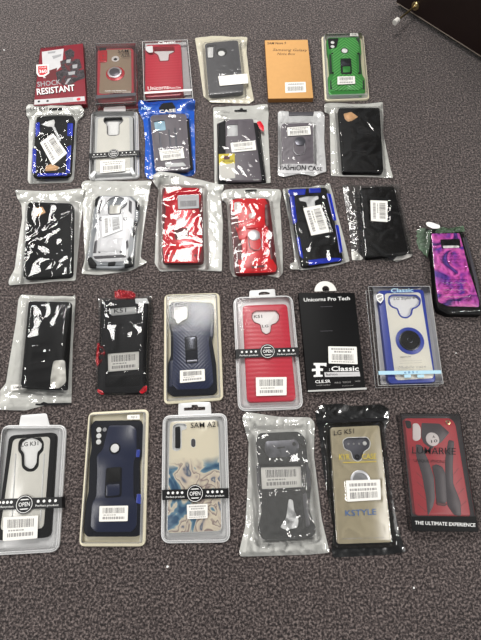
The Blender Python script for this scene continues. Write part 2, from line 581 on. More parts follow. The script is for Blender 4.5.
# ------------------------------------------------------------------ palette
def carpet():
    m, nt, out = newmat('carpet')
    p = nt.nodes.new('ShaderNodeBsdfPrincipled'); p.inputs['Roughness'].default_value = .95
    p.inputs['Specular IOR Level'].default_value = .1; p.inputs['Sheen Weight'].default_value = .4; p.inputs['Sheen Roughness'].default_value = .5
    tc = nt.nodes.new('ShaderNodeTexCoord')
    n1 = nt.nodes.new('ShaderNodeTexNoise'); n1.inputs['Scale'].default_value = 310; n1.inputs['Detail'].default_value = 3; n1.inputs['Roughness'].default_value = .7
    n2 = nt.nodes.new('ShaderNodeTexNoise'); n2.inputs['Scale'].default_value = 14; n2.inputs['Detail'].default_value = 3
    v = nt.nodes.new('ShaderNodeTexVoronoi'); v.inputs['Scale'].default_value = 380
    for n in (n1, n2, v): nt.links.new(tc.outputs['Object'], n.inputs['Vector'])
    cr = nt.nodes.new('ShaderNodeValToRGB'); e = cr.color_ramp.elements
    e[0].position = .39; e[0].color = lin((38, 33, 33)) + [1]
    e[1].position = .62; e[1].color = lin((142, 130, 126)) + [1]
    x = e.new(.5); x.color = lin((80, 71, 70)) + [1]
    nt.links.new(n1.outputs['Fac'], cr.inputs[0])
    mx = nt.nodes.new('ShaderNodeMix'); mx.data_type = 'RGBA'; mx.blend_type = 'MULTIPLY'; mx.inputs['Factor'].default_value = .6
    cr2 = nt.nodes.new('ShaderNodeValToRGB'); e = cr2.color_ramp.elements
    e[0].position = .0; e[0].color = (.3, .29, .3, 1); e[1].position = .8; e[1].color = (1, .98, .97, 1)
    nt.links.new(v.outputs['Color'], cr2.inputs[0])
    nt.links.new(cr.outputs[0], mx.inputs['A']); nt.links.new(cr2.outputs[0], mx.inputs['B'])
    mx2 = nt.nodes.new('ShaderNodeMix'); mx2.data_type = 'RGBA'; mx2.blend_type = 'MULTIPLY'; mx2.inputs['Factor'].default_value = .35
    nt.links.new(mx.outputs['Result'], mx2.inputs['A']); nt.links.new(n2.outputs['Fac'], mx2.inputs['B'])
    nt.links.new(mx2.outputs['Result'], p.inputs['Base Color'])
    b = nt.nodes.new('ShaderNodeBump'); b.inputs['Strength'].default_value = .9; b.inputs['Distance'].default_value = .002
    nt.links.new(n1.outputs['Fac'], b.inputs['Height']); nt.links.new(b.outputs['Normal'], p.inputs['Normal'])
    nt.links.new(p.outputs[0], out.inputs[0])
carpet()
solid('door_wood', (34, 21, 18), .3, var=.25, scale=12)
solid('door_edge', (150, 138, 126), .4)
solid('brass', (196, 176, 128), .28, 1.0)
solid('rubber_white', (225, 222, 215), .55)
solid('sticker', (232, 230, 224), .5, var=.02)
solid('sticker_tan', (196, 184, 160), .5, var=.03)
solid('bar_ink', (70, 68, 70), .6, var=0)
solid('ink', (22, 20, 24), .6, spec=.3, var=0)
solid('print_white', (232, 232, 230), .5, var=0)
solid('print_grey', (150, 148, 146), .6, var=0)
solid('print_gold', (196, 176, 70), .4, var=0)
solid('print_blue', (52, 96, 150), .5, var=0)
solid('print_cyan', (170, 208, 226), .5, var=0)
solid('print_red', (190, 30, 40), .5, var=0)
solid('band_black', (20, 20, 22), .38, spec=.3, var=.1)
solid('paper_white', (228, 226, 220), .55, var=.03)
solid('pearl_bag', (214, 214, 209), .28, var=.06, scale=60, bump=.25, bscale=120)
solid('pearl_cream', (222, 216, 196), .35, var=.05, scale=60, bump=.2, bscale=120)
solid('silver_bag', (218, 218, 218), .25, .1, var=.1, scale=40, bump=.3, bscale=90)
solid('blue_bag', (14, 98, 205), .22, var=.12, scale=60, bump=.3, bscale=100)
solid('black_bag', (14, 14, 15), .3, spec=.4, var=.2, scale=60, bump=.3, bscale=90)
solid('green_print', (74, 98, 74), .4, var=.5, scale=120)
solid('tray_frost', (212, 212, 212), .3, var=.04, spec=.6)
solid('tray_grey', (150, 154, 158), .3, var=.06)
solid('tray_cream', (222, 214, 188), .4, var=.03)
solid('insert_white', (225, 226, 226), .5, var=.03)
solid('insert_grey', (150, 150, 152), .5, var=.05)
solid('lens_white', (238, 238, 236), .45, var=.02)
solid('case_inner', (40, 40, 44), .5)
solid('matte_black', (12, 12, 13), .5, spec=.14, var=.2)
solid('soft_black', (21, 21, 23), .5, spec=.14, var=.15)
solid('charcoal', (64, 62, 68), .42, var=.12)
solid('grey_case', (116, 109, 116), .4, var=.08)
solid('gunmetal', (98, 98, 106), .3, .5, var=.1)
solid('chrome', (205, 205, 208), .38, .85)
solid('dark_metal', (70, 72, 78), .25, .9)
solid('green', (62, 152, 66), .28, .25, var=.08)
striped('green_rib', (44, 132, 52), (100, 186, 96), 60, math.radians(45), .28, mirror=True)
solid('green_dark', (14, 44, 22), .4)
striped('navy_rib', (18, 29, 64), (24, 37, 76), 75, math.radians(-45), .3, mirror=True, bump=.22)
solid('navy', (20, 30, 62), .3, var=.12)
solid('navy_dark', (10, 14, 28), .5, spec=.14, var=.2)
striped('red_brushed', (200, 42, 64), (206, 50, 72), 45, 0, .35, distort=1.5, bump=.12)
solid('red_muted', (190, 34, 50), .4, var=.06)
solid('red_soft', (200, 40, 58), .4, var=.06)
solid('red', (205, 22, 40), .25, .1, var=.06)
solid('red_bright', (222, 24, 34), .3, var=.05)
solid('red_dark', (92, 12, 20), .4)
solid('red_print', (120, 18, 34), .35, var=.12, scale=40)
solid('box_grey', (104, 96, 98), .35, var=.15, scale=30)
solid('box_silver', (196, 195, 196), .3, var=.1)
solid('tan_glass', (168, 152, 128), .25, var=.04)
solid('blue', (26, 52, 190), .25, var=.08)
solid('blue_case', (38, 62, 165), .35, var=.06)
solid('cream_clear', (238, 235, 222), .25, var=.03)
solid('white_case', (232, 232, 234), .3, var=.04)
solid('smoke_clear', (220, 218, 210), .2, var=.05)
solid('grey_clear', (196, 197, 196), .22, var=.04)
solid('kraft', (204, 154, 92), .7, var=.06, scale=120)
solid('kraft_side', (132, 88, 40), .75, var=.08)
solid('beige_clear', (182, 172, 146), .22, var=.05)
solid('skin_tone_label', (222, 178, 130), .5)
solid('yellow', (224, 206, 20), .4)
clear('film', haze=.01)
clear('film_soft', haze=.06, rough=.16, gain=1.2)
clear('film_frosted', haze=.09, rough=.08, gain=1.5)
clear('film_milky', haze=.28, rough=.18, hazecol=(226, 226, 220))
clear('film_gloss', haze=.006, rough=.06, gain=1.5)
clear('red_film', tint=(235, 40, 55), haze=.35, hazecol=(205, 20, 40), rough=.1)
clear('box_clear', haze=.02, rough=.05, gain=1.2)
clear('box_smoke', tint=(240, 236, 236), haze=.05, hazecol=(200, 195, 195), rough=.1, gain=1.2)
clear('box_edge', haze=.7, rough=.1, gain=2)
clear('cover_clear', haze=.01, rough=.1, gain=.8, bump=.05)
clear('cover_wall', haze=.42, hazecol=(228, 229, 230), rough=.15, gain=1.4)
clear('tpu_clear', haze=.35, hazecol=(190, 190, 185), rough=.15)
_, nt, cr, pp, tc = swirl('marble', [(0, (36, 40, 60)), (.36, (52, 88, 120)), (.43, (110, 146, 166)), (.46, (222, 212, 190)), (.5, (196, 184, 170)), (.53, (140, 122, 122)), (.55, (224, 214, 192)), (.62, (204, 190, 176)), (.66, (84, 100, 124)), (.72, (214, 206, 188))], scale=13, distort=2.3, stretch=(1.6, 1, 1), phase=.31)
# the print grows plain cream towards the camera end of the case
sx = nt.nodes.new('ShaderNodeSeparateXYZ'); nt.links.new(tc.outputs['Object'], sx.inputs[0])
nn = nt.nodes.new('ShaderNodeTexNoise'); nn.inputs['Scale'].default_value = 22; nt.links.new(tc.outputs['Object'], nn.inputs['Vector'])
ad = nt.nodes.new('ShaderNodeMath'); ad.operation = 'MULTIPLY_ADD'; ad.inputs[1].default_value = .05; nt.links.new(nn.outputs['Fac'], ad.inputs[0]); nt.links.new(sx.outputs[1], ad.inputs[2])
mr = nt.nodes.new('ShaderNodeMapRange'); mr.inputs[1].default_value = .034; mr.inputs[2].default_value = .052; nt.links.new(ad.outputs[0], mr.inputs[0])
mx = nt.nodes.new('ShaderNodeMix'); mx.data_type = 'RGBA'; mx.inputs['B'].default_value = lin((226, 218, 196)) + [1]
nt.links.new(mr.outputs[0], mx.inputs['Factor']); nt.links.new(cr.outputs[0], mx.inputs['A']); nt.links.new(mx.outputs['Result'], pp.inputs['Base Color'])
swirl('galaxy', [(0, (50, 36, 110)), (.38, (96, 58, 160)), (.46, (196, 80, 176)), (.54, (228, 110, 190)), (.6, (190, 84, 176)), (.66, (66, 34, 110)), (.8, (130, 100, 210))], scale=20, distort=1.5, rough=.3, phase=.12)
swirl('armour', [(0, (10, 8, 10)), (.42, (26, 20, 24)), (.5, (70, 62, 66)), (.56, (24, 18, 22)), (.7, (96, 30, 38)), (.85, (20, 16, 18))], scale=60, distort=2, rough=.4)

BAGS = 'phone cases in plastic bags laid out on the carpet'
BLIS = 'phone cases in blister packs laid out on the carpet'
BOXS = 'phone cases in clear or printed boxes laid out on the carpet'
CAT = 'packaged phone case'

# ================================================================== ROW 1
# --- printed red box with a see-through window
it = Item('phone_case_box', 'dark red printed box lettered SHOCK RESISTANT with a shield badge', CAT, BOXS, (20, 30, 6.871), (275, 545), (290, 110))
q = [(140, 124), (432, 92), (456, 508), (93, 520)]
h = 10
def ex(mb):
    z = h + .06
    def P(pts): return ccw([it.L(p, z) for p in pts])
    mb.cap(P([(150, 150), (300, 128), (290, 240), (205, 330), (160, 330)]), z, 'box_silver')
    # armoured figure, a jumble of dark plates
    for k, pts in enumerate([[(305, 150), (345, 128), (375, 150), (370, 195), (320, 205)], [(275, 215), (330, 195), (410, 200), (425, 260), (360, 300), (285, 270)],
                [(245, 290), (290, 270), (340, 290), (350, 350), (300, 385), (255, 345)], [(350, 285), (440, 270), (447, 330), (390, 350), (345, 385), (310, 370)]]):
        mb.cap(ccw(rounded(P(pts), 1.2, 2)), z + .05 + .02 * k, 'armour')
    for k, pts in enumerate([[(320, 205), (350, 200), (345, 225), (318, 228)], [(360, 240), (395, 235), (392, 262), (362, 265)], [(330, 290), (380, 282), (376, 305), (335, 310)], [(330, 335), (352, 330), (320, 375), (308, 372)],
                [(190, 150), (245, 145), (240, 158), (192, 163)], [(220, 180), (285, 165), (280, 180), (230, 200)]]):
        mb.cap(P(pts), z + .2, 'insert_grey')
    mb.cap(P([(165, 290), (255, 260), (245, 340), (180, 345)]), z + .03, 'red_dark')
    txt(it, mb, 'FOR PHONE CASE', 140, 136, 300, 120, 13, z + .2, 'ink')
    txt(it, mb, 'SHOCK', 120, 392, 282, 374, 36, z + .3, 'insert_grey', .15)
    txt(it, mb, 'RESISTANT', 122, 452, 382, 422, 46, z + .35, 'ink', .25)
    txt(it, mb, 'RESISTANT', 118, 447, 378, 417, 44, z + .45, 'print_white', .18)
    mb.cap(P([(100, 480), (443, 456), (446, 487), (98, 514)]), z + .2, 'box_silver')
    for x in (130, 190): mb.cap([c for c in circ(it, (x, 492 - (x - 130) * .06), 1.3, z, 10)], z + .3, 'ink')
    mb.cap(circ(it, (403, 476), 2.0, z, 14), z + .25, 'red_soft')
    for r_ in range(3):
        mb.cap(P([(275, 474 + r_ * 9), (365, 467 + r_ * 9), (365, 470 + r_ * 9), (275, 477 + r_ * 9)]), z + .3, 'print_grey')
    # shield
    S = [(112, 240), (198, 236), (202, 298), (168, 322), (130, 322), (114, 300)]
    mb.cap(ccw(rounded(P(S), 1.5, 3)), z + .5, 'paper_white')
    S2 = [(124, 250), (188, 246), (190, 295), (160, 312), (136, 312), (126, 297)]
    mb.cap(ccw(rounded(P(S2), 1.5, 3)), z + .56, 'print_red')
    txt(it, mb, '360', 132, 297, 184, 293, 24, z + .62, 'print_white', .2)
    txt(it, mb, 'CASE', 134, 263, 182, 260, 9, z + .62, 'print_white', .1)
pl(it, it.e, 'printed_box', q, .3, h, 'red_print', .8, .4, extra=ex, side='red_dark')
circ_ = circ

# --- red ring case in a clear box
it = Item('phone_case_box', 'tan phone case with red edges and a metal ring in a clear box', CAT, BOXS, (85, 30, 8), (246, 610), (246, 118))
h = 19
clear_box(it, [(85, 108), (405, 102), (409, 572), (82, 590)], h, mat='box_smoke')
pl(it, it.e, 'box_insert', [(95, 130), (398, 126), (402, 565), (90, 580)], .8, 4.5, 'red_dark', 1, .3)
cz = 15
c = case(it, [(100, 150), (388, 143), (392, 552), (92, 562)], 5, cz, 'red_soft', 9, 1.5, holes=[[(112, 140), (168, 138), (168, 184), (114, 188)]])
pl(it, c, 'back_panel', [(130, 160), (368, 152), (374, 502), (112, 510)], cz, cz + .5, 'tan_glass', 6, .2)
pl(it, c, 'camera_frame', [(110, 165), (178, 160), (176, 256), (114, 260)], cz, cz + 1.4, 'red', 4, .4)
for y in (205, 235): disc(it, c, 'lens_opening', (145, y), .7, cz + 1.2, cz + 1.6, 'red_dark', .1)
pl(it, c, 'camera_opening', [(116, 142), (168, 138), (168, 182), (116, 186)], cz - 3, cz + 1.3, 'soft_black', 3, .3)
disc(it, c, 'fingerprint_cutout', (243, 230), 3.9, cz + .3, cz + 1.0, 'lens_white'); disc(it, c, 'sensor_dot', (243, 233), 1.8, cz + .9, cz + 1.3, 'matte_black', .2)
r = disc(it, c, 'ring_base', (242, 348), 9.4, cz + .3, cz + 1.2, 'red', .4)
disc(it, r, 'ring_holder', (236, 336), 7.2, cz + 1.2, cz + 2.8, 'chrome', .5, 5.4); disc(it, r, 'ring_plate', (236, 336), 5.4, cz + 1.2, cz + 2.2, 'gunmetal', .5)
def ex(mb):
    txt(it, mb, 'LUMARKE', 200, 515, 300, 510, 13, h + .25, 'ink', .15)
pl(it, it.e, 'printed_strip', [(86, 522), (406, 500), (407, 524), (85, 550)], h + .05, h + .12, 'charcoal', 0, 0, extra=ex)

letter(it, it.e, 'handwriting', 'SAM', 262, 182, 345, 178, 24, h + .2, 'ink', .02, .2); letter(it, it.e, 'handwriting', 'A20', 286, 215, 352, 211, 24, h + .2, 'ink', .02, .2)
letter(it, it.e, 'lettering', 'PHONE CASE PROTECTION', 160, 492, 330, 487, 7, h + .2, 'print_white', .05)
# --- coral brushed case in clear box
it = Item('phone_case_box', 'plain coral red phone case in a clear plastic box with white edges', CAT, BOXS, (135, 30, 7.4), (240, 530), (225, 85))
h = 15
clear_box(it, [(55, 85), (388, 72), (428, 505), (68, 520)], h, edge='print_white', ew=.35)
pl(it, it.e, 'box_insert', [(75, 100), (380, 90), (415, 480), (85, 500)], .8, 2.5, 'box_silver', 2, .3)
cz = 11
c = case(it, [(76, 108), (340, 100), (358, 480), (72, 500)], 3, cz, 'red_brushed', 9, 1.5, holes=[[(140, 132), (288, 130), (290, 160), (250, 178), (246, 225), (186, 228), (172, 182), (140, 165)]])
pl(it, it.e, 'white_insert', [(130, 158), (290, 155), (265, 250), (160, 250)], 2.6, 7, 'insert_white', 3, .3)
lip(it, c, [(136, 130), (290, 127), (292, 162), (254, 180), (248, 228), (184, 231), (168, 184), (136, 167)], cz, .9, .7, 'red_dark', 3)
def ex(mb):
    z = h + .3
    pass
pl(it, it.e, 'printed_logo', [(76, 122), (130, 116), (134, 165), (104, 168), (80, 150)], h + .15, h + .25, 'box_silver', 2, 0, extra=ex)
z = h + .3
letter(it, it.e, 'title_lettering', 'Classic', 172, 104, 300, 98, 20, z, 'print_white', .16)
letter(it, it.e, 'lettering', 'Unicorns', 96, 448, 250, 436, 30, z, 'print_white', .0)
letter(it, it.e, 'lettering', 'Phone Case', 255, 436, 340, 430, 14, z, 'print_white', .0)
pl(it, it.e, 'printed_strip', [(70, 458), (420, 436), (421, 450), (70, 472)], h + .05, h + .15, 'print_white')

# --- dark case in a cream bag
it = Item('phone_case_bag', 'charcoal phone case in a cream edged bag, left of the cardboard box', CAT, BAGS, (190, 30, 6.871), (265, 505), (215, 45))
ca = [(100, 90), (330, 65), (370, 425), (128, 448)]
bag(it, [(34, 58, 4), (150, 42, 2), (230, 44, 2), (395, 52, 6), (388, 150), (405, 300), (440, 488, 3), (400, 508), (140, 500, 2), (92, 455), (65, 250)], ca, 10, 'pearl_cream', 'film_soft', 1.2, 14, 3, flats=[[(195, 315), (395, 300), (400, 370), (205, 385)]], fall=7)
c = case(it, ca, 1.2, 10, 'charcoal', 8, 1.5, holes=[[(118, 112), (160, 108), (158, 188), (122, 190)]])
pl(it, it.e, 'white_insert', [(110, 105), (180, 100), (180, 200), (115, 205)], 1.1, 7.5, 'lens_white', 2, .2)
lip(it, c, [(118, 110), (178, 104), (174, 140), (160, 190), (122, 192)], 10, .8, .5, 'soft_black')
disc(it, c, 'fingerprint_cutout', (218, 152), 5.6, 10, 10.6, 'soft_black'); disc(it, c, 'finger_hole', (216, 160), 3.4, 10.5, 10.9, 'lens_white', .1)
sticker(it, it.e, [(193, 318), (392, 300), (402, 366), (205, 384)], 11.4, style='plain')

# --- cardboard box
it = Item('cardboard_box', 'plain brown cardboard box with handwriting and a small white sticker', 'box', None, (255, 30, 7.4), (262, 520), (235, 75))
h = 10
def ex(mb):
    z = h + .08
    txt(it, mb, 'SAM Note 9', 90, 107, 228, 105, 17, z, 'ink', .1, .2)
    txt(it, mb, 'Samsung Galaxy', 128, 160, 382, 164, 24, z, 'ink', -.02, .4)
    txt(it, mb, 'Note Box', 165, 185, 295, 185, 17, z, 'ink', -.02, .3)
b_ = pl(it, it.e, 'carton', [(72, 76), (390, 72), (432, 504), (98, 508)], .3, h, 'kraft', .5, .25, extra=ex, side='kraft_side')
sticker(it, it.e, [(222, 388), (374, 384), (378, 460), (224, 466)], h, style='bar_low')

# --- green armoured case on cream card tray
it = Item('phone_case_blister_pack', 'green ribbed phone case with a ring stand in a cream tray', CAT, BLIS, (315, 30, 7.4), (235, 525), (205, 50))
blister(it, [(46, 52), (358, 42), (402, 518), (72, 530)], 13, 'tray_cream', 'cover_clear', 'cover_wall', 8, 4, lipw=0, base='tray_cream')
pl(it, it.e, 'case_insert', [(85, 25), (325, 22), (330, 70), (85, 70)], 4.2, 9, 'tpu_clear', 3, .3)
cz = 10
ca = [(90, 62), (325, 52), (372, 478), (104, 486)]
c = case(it, [(100, 56), (315, 50), (338, 75), (345, 170), (338, 200), (352, 330), (370, 360), (374, 455), (350, 486), (120, 486), (98, 462), (95, 350), (108, 330), (98, 190), (90, 160), (85, 78)], 2, cz, 'green', 2, 1.2, holes=[[(112, 75), (150, 72), (152, 128), (116, 132)]])
pl(it, c, 'armour_plate', [(178, 62), (300, 58), (325, 100), (325, 150), (305, 200), (315, 330), (352, 372), (355, 420), (325, 445), (150, 446), (122, 420), (122, 370), (140, 330), (132, 200), (122, 165), (118, 140), (165, 128)], cz, cz + 1.2, 'green_rib', 2.5, .5)
pl(it, c, 'lower_plate', [(110, 450), (368, 448), (355, 482), (118, 484)], cz - .4, cz + .7, 'green', 3, .4)
for q in ([(104, 180), (120, 178), (128, 320), (108, 330)], [(322, 170), (335, 170), (346, 325), (328, 325)], [(300, 58), (330, 62), (330, 130), (322, 100)], [(112, 372), (122, 370), (128, 440), (112, 440)], [(352, 372), (364, 372), (368, 440), (352, 440)]): pl(it, c, 'side_slot', q, cz - .2, cz + .35, 'green_dark', 1, .1)
pl(it, c, 'camera_frame', [(95, 62), (175, 60), (160, 125), (135, 140), (104, 138)], cz + 0, cz + .9, 'soft_black', 3, .3)
for y, w in ((92, 1.9), (122, 1.9)): disc(it, c, 'lens_opening', (130, y), w, cz + .9, cz + 1.3, 'lens_white', .1)
disc(it, c, 'fingerprint_cutout', (219, 152), 3.9, cz + 1.1, cz + 1.6, 'soft_black'); disc(it, c, 'finger_hole', (219, 153), 3.0, cz + 1.6, cz + 1.8, 'lens_white', .1)
s = pl(it, c, 'ring_stand', [(188, 210), (268, 208), (274, 325), (192, 325)], cz + 1, cz + 1.8, 'soft_black', 4, .3)
pl(it, s, 'stand_plate', [(192, 212), (264, 210), (266, 262), (194, 264)], cz + 1.8, cz + 2.2, 'dark_metal', 3, .2)
pl(it, s, 'stand_plate', [(204, 270), (262, 268), (262, 312), (208, 314)], cz + 1.8, cz + 2.0, 'green', 3, .2)
for p in ((128, 172), (318, 172), (132, 316), (326, 318)): disc(it, c, 'screw', p, 1.0, cz + 1, cz + 1.5, 'matte_black', .2)
sticker(it, it.e, [(166, 345), (294, 342), (298, 398), (166, 404)], 13.2, style='bar_top')
sticker(it, it.e, [(258, 24), (316, 24), (322, 46), (258, 46)], 12, 'small_sticker', style='plain', writing=[('SHE', .2, .25, .8, .8)])

# ================================================================== ROW 2
# --- LG K51 bag, blue/black
it = Item('phone_case_bag', 'black and blue case with a diagonal sticker, bagged, below the dark red box', CAT, BAGS, (20, 95, 6.4), (205, 565), (230, 65))
ca = [(105, 135), (345, 130), (320, 510), (75, 520)]
bag(it, [(40, 75, 8), (60, 60, 9), (240, 70, 9), (390, 68, 9), (412, 100, 9), (400, 140, 4), (368, 165, 1), (355, 400), (345, 540), (330, 560), (60, 570), (50, 545), (55, 380), (62, 165, 1), (42, 130, 4)], ca, 11, 'pearl_bag', 'film', 2.4, 22, 5, flats=[[(130, 295), (215, 245), (302, 375), (215, 450)]], fall=7)
c = case(it, ca, 1.4, 10.6, 'matte_black', 8, 1.4, holes=[[(140, 185), (215, 160), (222, 200), (180, 205)]])
for q in ([(98, 180), (125, 172), (128, 235), (100, 270)], [(304, 180), (338, 180), (336, 262), (302, 262)], [(80, 335), (104, 350), (100, 500), (76, 500)], [(300, 330), (328, 320), (318, 500), (292, 500)]): pl(it, c, 'side_bumper', q, 9.5, 11.0, 'blue', 2, .4)
pl(it, c, 'camera_cutout', [(134, 188), (178, 168), (218, 156), (224, 175), (214, 205), (172, 200)], 9.8, 10.9, 'lens_white', 1.5, .2)
pl(it, c, 'lower_bumper', [(110, 502), (300, 498), (300, 515), (110, 520)], 9.5, 10.9, 'blue', 2, .3)
pl(it, c, 'ring_strap', [(206, 205), (222, 200), (262, 290), (250, 300)], 10.6, 11.1, 'insert_white', 1, .2)
pl(it, c, 'cream_tab', [(165, 455), (200, 440), (255, 462), (235, 482), (160, 488)], 10.6, 11.1, 'skin_tone_label', 3, .2)
sticker(it, it.e, [(128, 305), (213, 246), (302, 372), (208, 452)], 12.0, style='bar_top', vert=True)
mb = MB(); txt(it, mb, 'LG K51', 62, 96, 172, 98, 22, 10.5, 'ink', .05, .15)
mb.prism([it.L(p, 10) for p in [(188, 86), (268, 82), (270, 96), (188, 100)]], 10, 10.6, 'soft_black'); mb.build('header_print', it.e)

# --- clear grey blister w/ band
it = Item('phone_case_blister_pack', 'clear grey phone case in a banded blister pack, left of the bright blue bag', CAT, BLIS, (80, 95, 6.737), (232, 575), (238, 120))
blister(it, [(78, 122), (392, 118), (402, 562), (60, 578)], 12, r=9, tabq=[(160, 82), (306, 74), (310, 128), (158, 130)])
cz = 9.5
K = [(165, 155), (280, 150), (290, 175), (262, 200), (262, 265), (240, 272), (195, 272), (184, 260), (184, 200), (160, 178)]
c = case(it, [(98, 142), (362, 136), (366, 530), (88, 545)], 2, cz, 'grey_clear', 9, 1.5, holes=[K], side='soft_black')
pl(it, c, 'back_panel', [(122, 155), (332, 150), (338, 505), (104, 518)], cz, cz + .3, 'smoke_clear', 5, .2, holes=[K])
pl(it, it.e, 'white_insert', [(185, 180), (262, 180), (262, 268), (185, 270)], 1.7, 6, 'lens_white', 2, .2)
lip(it, c, K, cz + .2, .9, .7, 'charcoal')
band(it, (62, 412), (398, 390), 36, (226, 396), 5.4, 12.1)
sticker(it, it.e, [(136, 444), (306, 434), (304, 512), (136, 528)], 12.1, style='bar_mid')
for q in ([(64, 540), (96, 508), (112, 520), (80, 558)], [(332, 492), (350, 486), (372, 530), (350, 535)]): pl(it, it.e, 'tray_corner_rib', q, 4.2, 12.3, 'insert_white', 1.5, .3)

# --- blue bag
it = Item('phone_case_bag', 'grey phone case with a sticker in a bright blue bag', CAT, BAGS, (135, 95, 6.413), (220, 515), (210, 45))
ca = [(95, 128), (330, 118), (355, 478), (130, 492)]
bag(it, [(18, 50, 6), (30, 35, 10), (110, 48, 4), (210, 36, 4), (370, 22, 10), (388, 40, 8), (380, 110), (385, 300), (388, 500), (370, 520), (80, 540), (62, 500), (66, 300), (55, 170), (25, 110, 3)], ca, 10, 'blue_bag', 'film', 1.4, 16, 8, flats=[[(155, 358), (310, 345), (318, 408), (165, 422)]], fall=6)
c = case(it, ca, 1.4, 9.8, 'grey_case', 9, 1.4, holes=[[(120, 168), (190, 160), (198, 225), (130, 230)]])
pl(it, it.e, 'white_insert', [(118, 165), (195, 158), (200, 230), (128, 235)], 1.3, 8, 'print_cyan', 2, .2)
for x in (0, 62, 100): pl(it, c, 'rib', [(190 + x - 40, 240 - x * .3), (202 + x - 40, 240 - x * .3), (214 + x - 40, 345), (202 + x - 40, 345)], 9.7, 10.2, 'gunmetal', 1, .2)
pl(it, c, 'edge_strip', [(330, 150), (344, 150), (372, 470), (354, 480)], 7, 10, 'soft_black', 2, .3)
for q in ([(190, 440), (310, 432), (330, 455), (200, 462)],): pl(it, c, 'bottom_cutout', q, 9.8, 10.1, 'insert_white', 2, .1)
sticker(it, it.e, [(155, 362), (308, 346), (318, 404), (166, 422)], 11.0, style='bar_mid')
mb = MB()
mb.prism(rounded([it.L(p, 9) for p in [(150, 90), (175, 55), (240, 48), (262, 84), (250, 100)]], 3), 9, 9.8, 'soft_black')
txt(it, mb, 'CASE', 156, 116, 262, 108, 20, 10.9, 'print_white', .15); txt(it, mb, 'New', 40, 96, 105, 90, 20, 9.3, 'print_cyan', .1, .2); mb.build('header_print', it.e)

# --- grey case, white header, yellow label
it = Item('phone_case_bag', 'grey phone case in a white bag with a yellow label and a pink tag', CAT, BAGS, (205, 95, 6.4), (245, 575), (235, 70))
ca = [(130, 158), (308, 152), (365, 545), (132, 548)]
bag(it, [(52, 82, 2), (150, 74), (250, 72), (400, 60, 4), (408, 120), (402, 190), (412, 400), (420, 565, 3), (300, 566), (62, 572, 2), (60, 400), (55, 180)], [(95, 160), (330, 155), (380, 550), (90, 550)], 9.5, 'pearl_bag', 'film_gloss', 1.0, 16, 11, flats=[[(165, 305), (320, 292), (328, 352), (175, 366)]], fall=6)
pl(it, it.e, 'box_insert', [(76, 185), (130, 160), (350, 180), (392, 560), (85, 565)], 1.3, 4, 'soft_black', 2, .4)
c = case(it, ca, 4, 9.2, 'grey_case', 4, 1.0, holes=[[(142, 190), (208, 186), (210, 262), (142, 264)]])
pl(it, it.e, 'white_insert', [(138, 186), (212, 182), (214, 268), (138, 270)], 3.9, 7.6, 'insert_white', 2, .2)
pl(it, it.e, 'yellow_label', [(88, 378), (190, 374), (192, 436), (90, 446)], 9.8, 10.0, 'yellow', .5, 0, extra=lambda mb: (mb.cap(ccw([it.L(p, 10.1) for p in [(120, 390), (158, 388), (158, 412), (120, 414)]]), 10.1, 'red_dark'), txt(it, mb, 'LIFE CASE', 100, 432, 180, 428, 12, 10.1, 'ink', .05)))
pl(it, it.e, 'info_label', [(90, 446), (192, 436), (194, 532), (120, 538), (92, 540)], 9.7, 9.9, 'paper_white', .5, 0)
pl(it, it.e, 'pink_tag', [(330, 172), (355, 165), (378, 200), (376, 235), (350, 215)], 9.8, 10.2, 'red', 2, .1)
sticker(it, it.e, [(162, 308), (320, 292), (328, 352), (172, 368)], 10.4, style='bar_top')
mb = MB(); txt(it, mb, 'Galaxy', 100, 112, 158, 118, 18, 3.2, 'print_grey', 0, .2); txt(it, mb, 'Note', 104, 134, 142, 138, 14, 3.2, 'print_grey', 0, .2)
mb.prism(rounded([it.L(p, 2.4) for p in [(188, 98), (222, 96), (226, 86), (240, 86), (244, 95), (268, 95), (268, 104), (188, 107)]], 1), 2.6, 3.2, 'soft_black')
mb.build('header_print', it.e); letter(it, it.e, 'lettering', 'NILLKIN', 308, 546, 345, 546, 8, 10.3, 'print_white', .1)

# --- FASHION CASE
it = Item('phone_case_bag', 'grey phone case with a ring in a silver bag printed FASHION CASE', CAT, BAGS, (270, 100, 7.11), (228, 540), (220, 90))
ca = [(80, 165), (305, 160), (312, 462), (90, 468)]
bag(it, [(55, 95, 1), (70, 80, 2), (135, 82), (135, 110), (308, 112), (312, 82), (370, 85, 3), (388, 105, 2), (385, 300), (400, 512, 4), (360, 520, 3), (310, 545, 2), (260, 532, 3), (200, 526, 2), (100, 548, 3), (55, 538, 2), (58, 300)], ca, 9, 'silver_bag', 'film', 1.6, 15, 14, flats=[[(120, 195), (285, 184), (292, 246), (126, 256)], [(60, 470), (380, 460), (390, 515), (60, 530)]], fall=7)
c = case(it, ca, 1.4, 8.8, 'grey_case', 9, 1.4)
r = disc(it, c, 'ring_base', (215, 292), 5.5, 8.8, 10, 'gunmetal')
mb = MB(); mb.tube([(*it.L(p, 10), 10) for p in [(172, 300), (165, 330), (170, 368), (190, 388), (220, 392), (242, 380), (250, 350), (246, 310)]], .6, 'chrome'); mb.build('ring_holder', r)
sticker(it, it.e, [(122, 196), (284, 184), (292, 246), (126, 256)], 10.0, style='bar_mid')
def ex(mb):
    txt(it, mb, 'FASHION CASE', 72, 498, 372, 506, 25, lambda x, y: it.zt(x, y) + .5, 'ink', .12)
sheet(it, it.e, 'printed_strip', ccw(rounded([it.L(p, 4) for p in [(66, 472), (382, 468), (384, 510), (66, 526)]], 1.5)), lambda x, y: it.zt(x, y) + .15, 'box_silver', 1.6)
mb = MB(); ex(mb); mb.build('lettering', it.e, smooth=False)
pl(it, it.e, 'hanger_bar', [(134, 86), (308, 84), (308, 108), (134, 110)], .8, 2, 'charcoal', 1, .2)

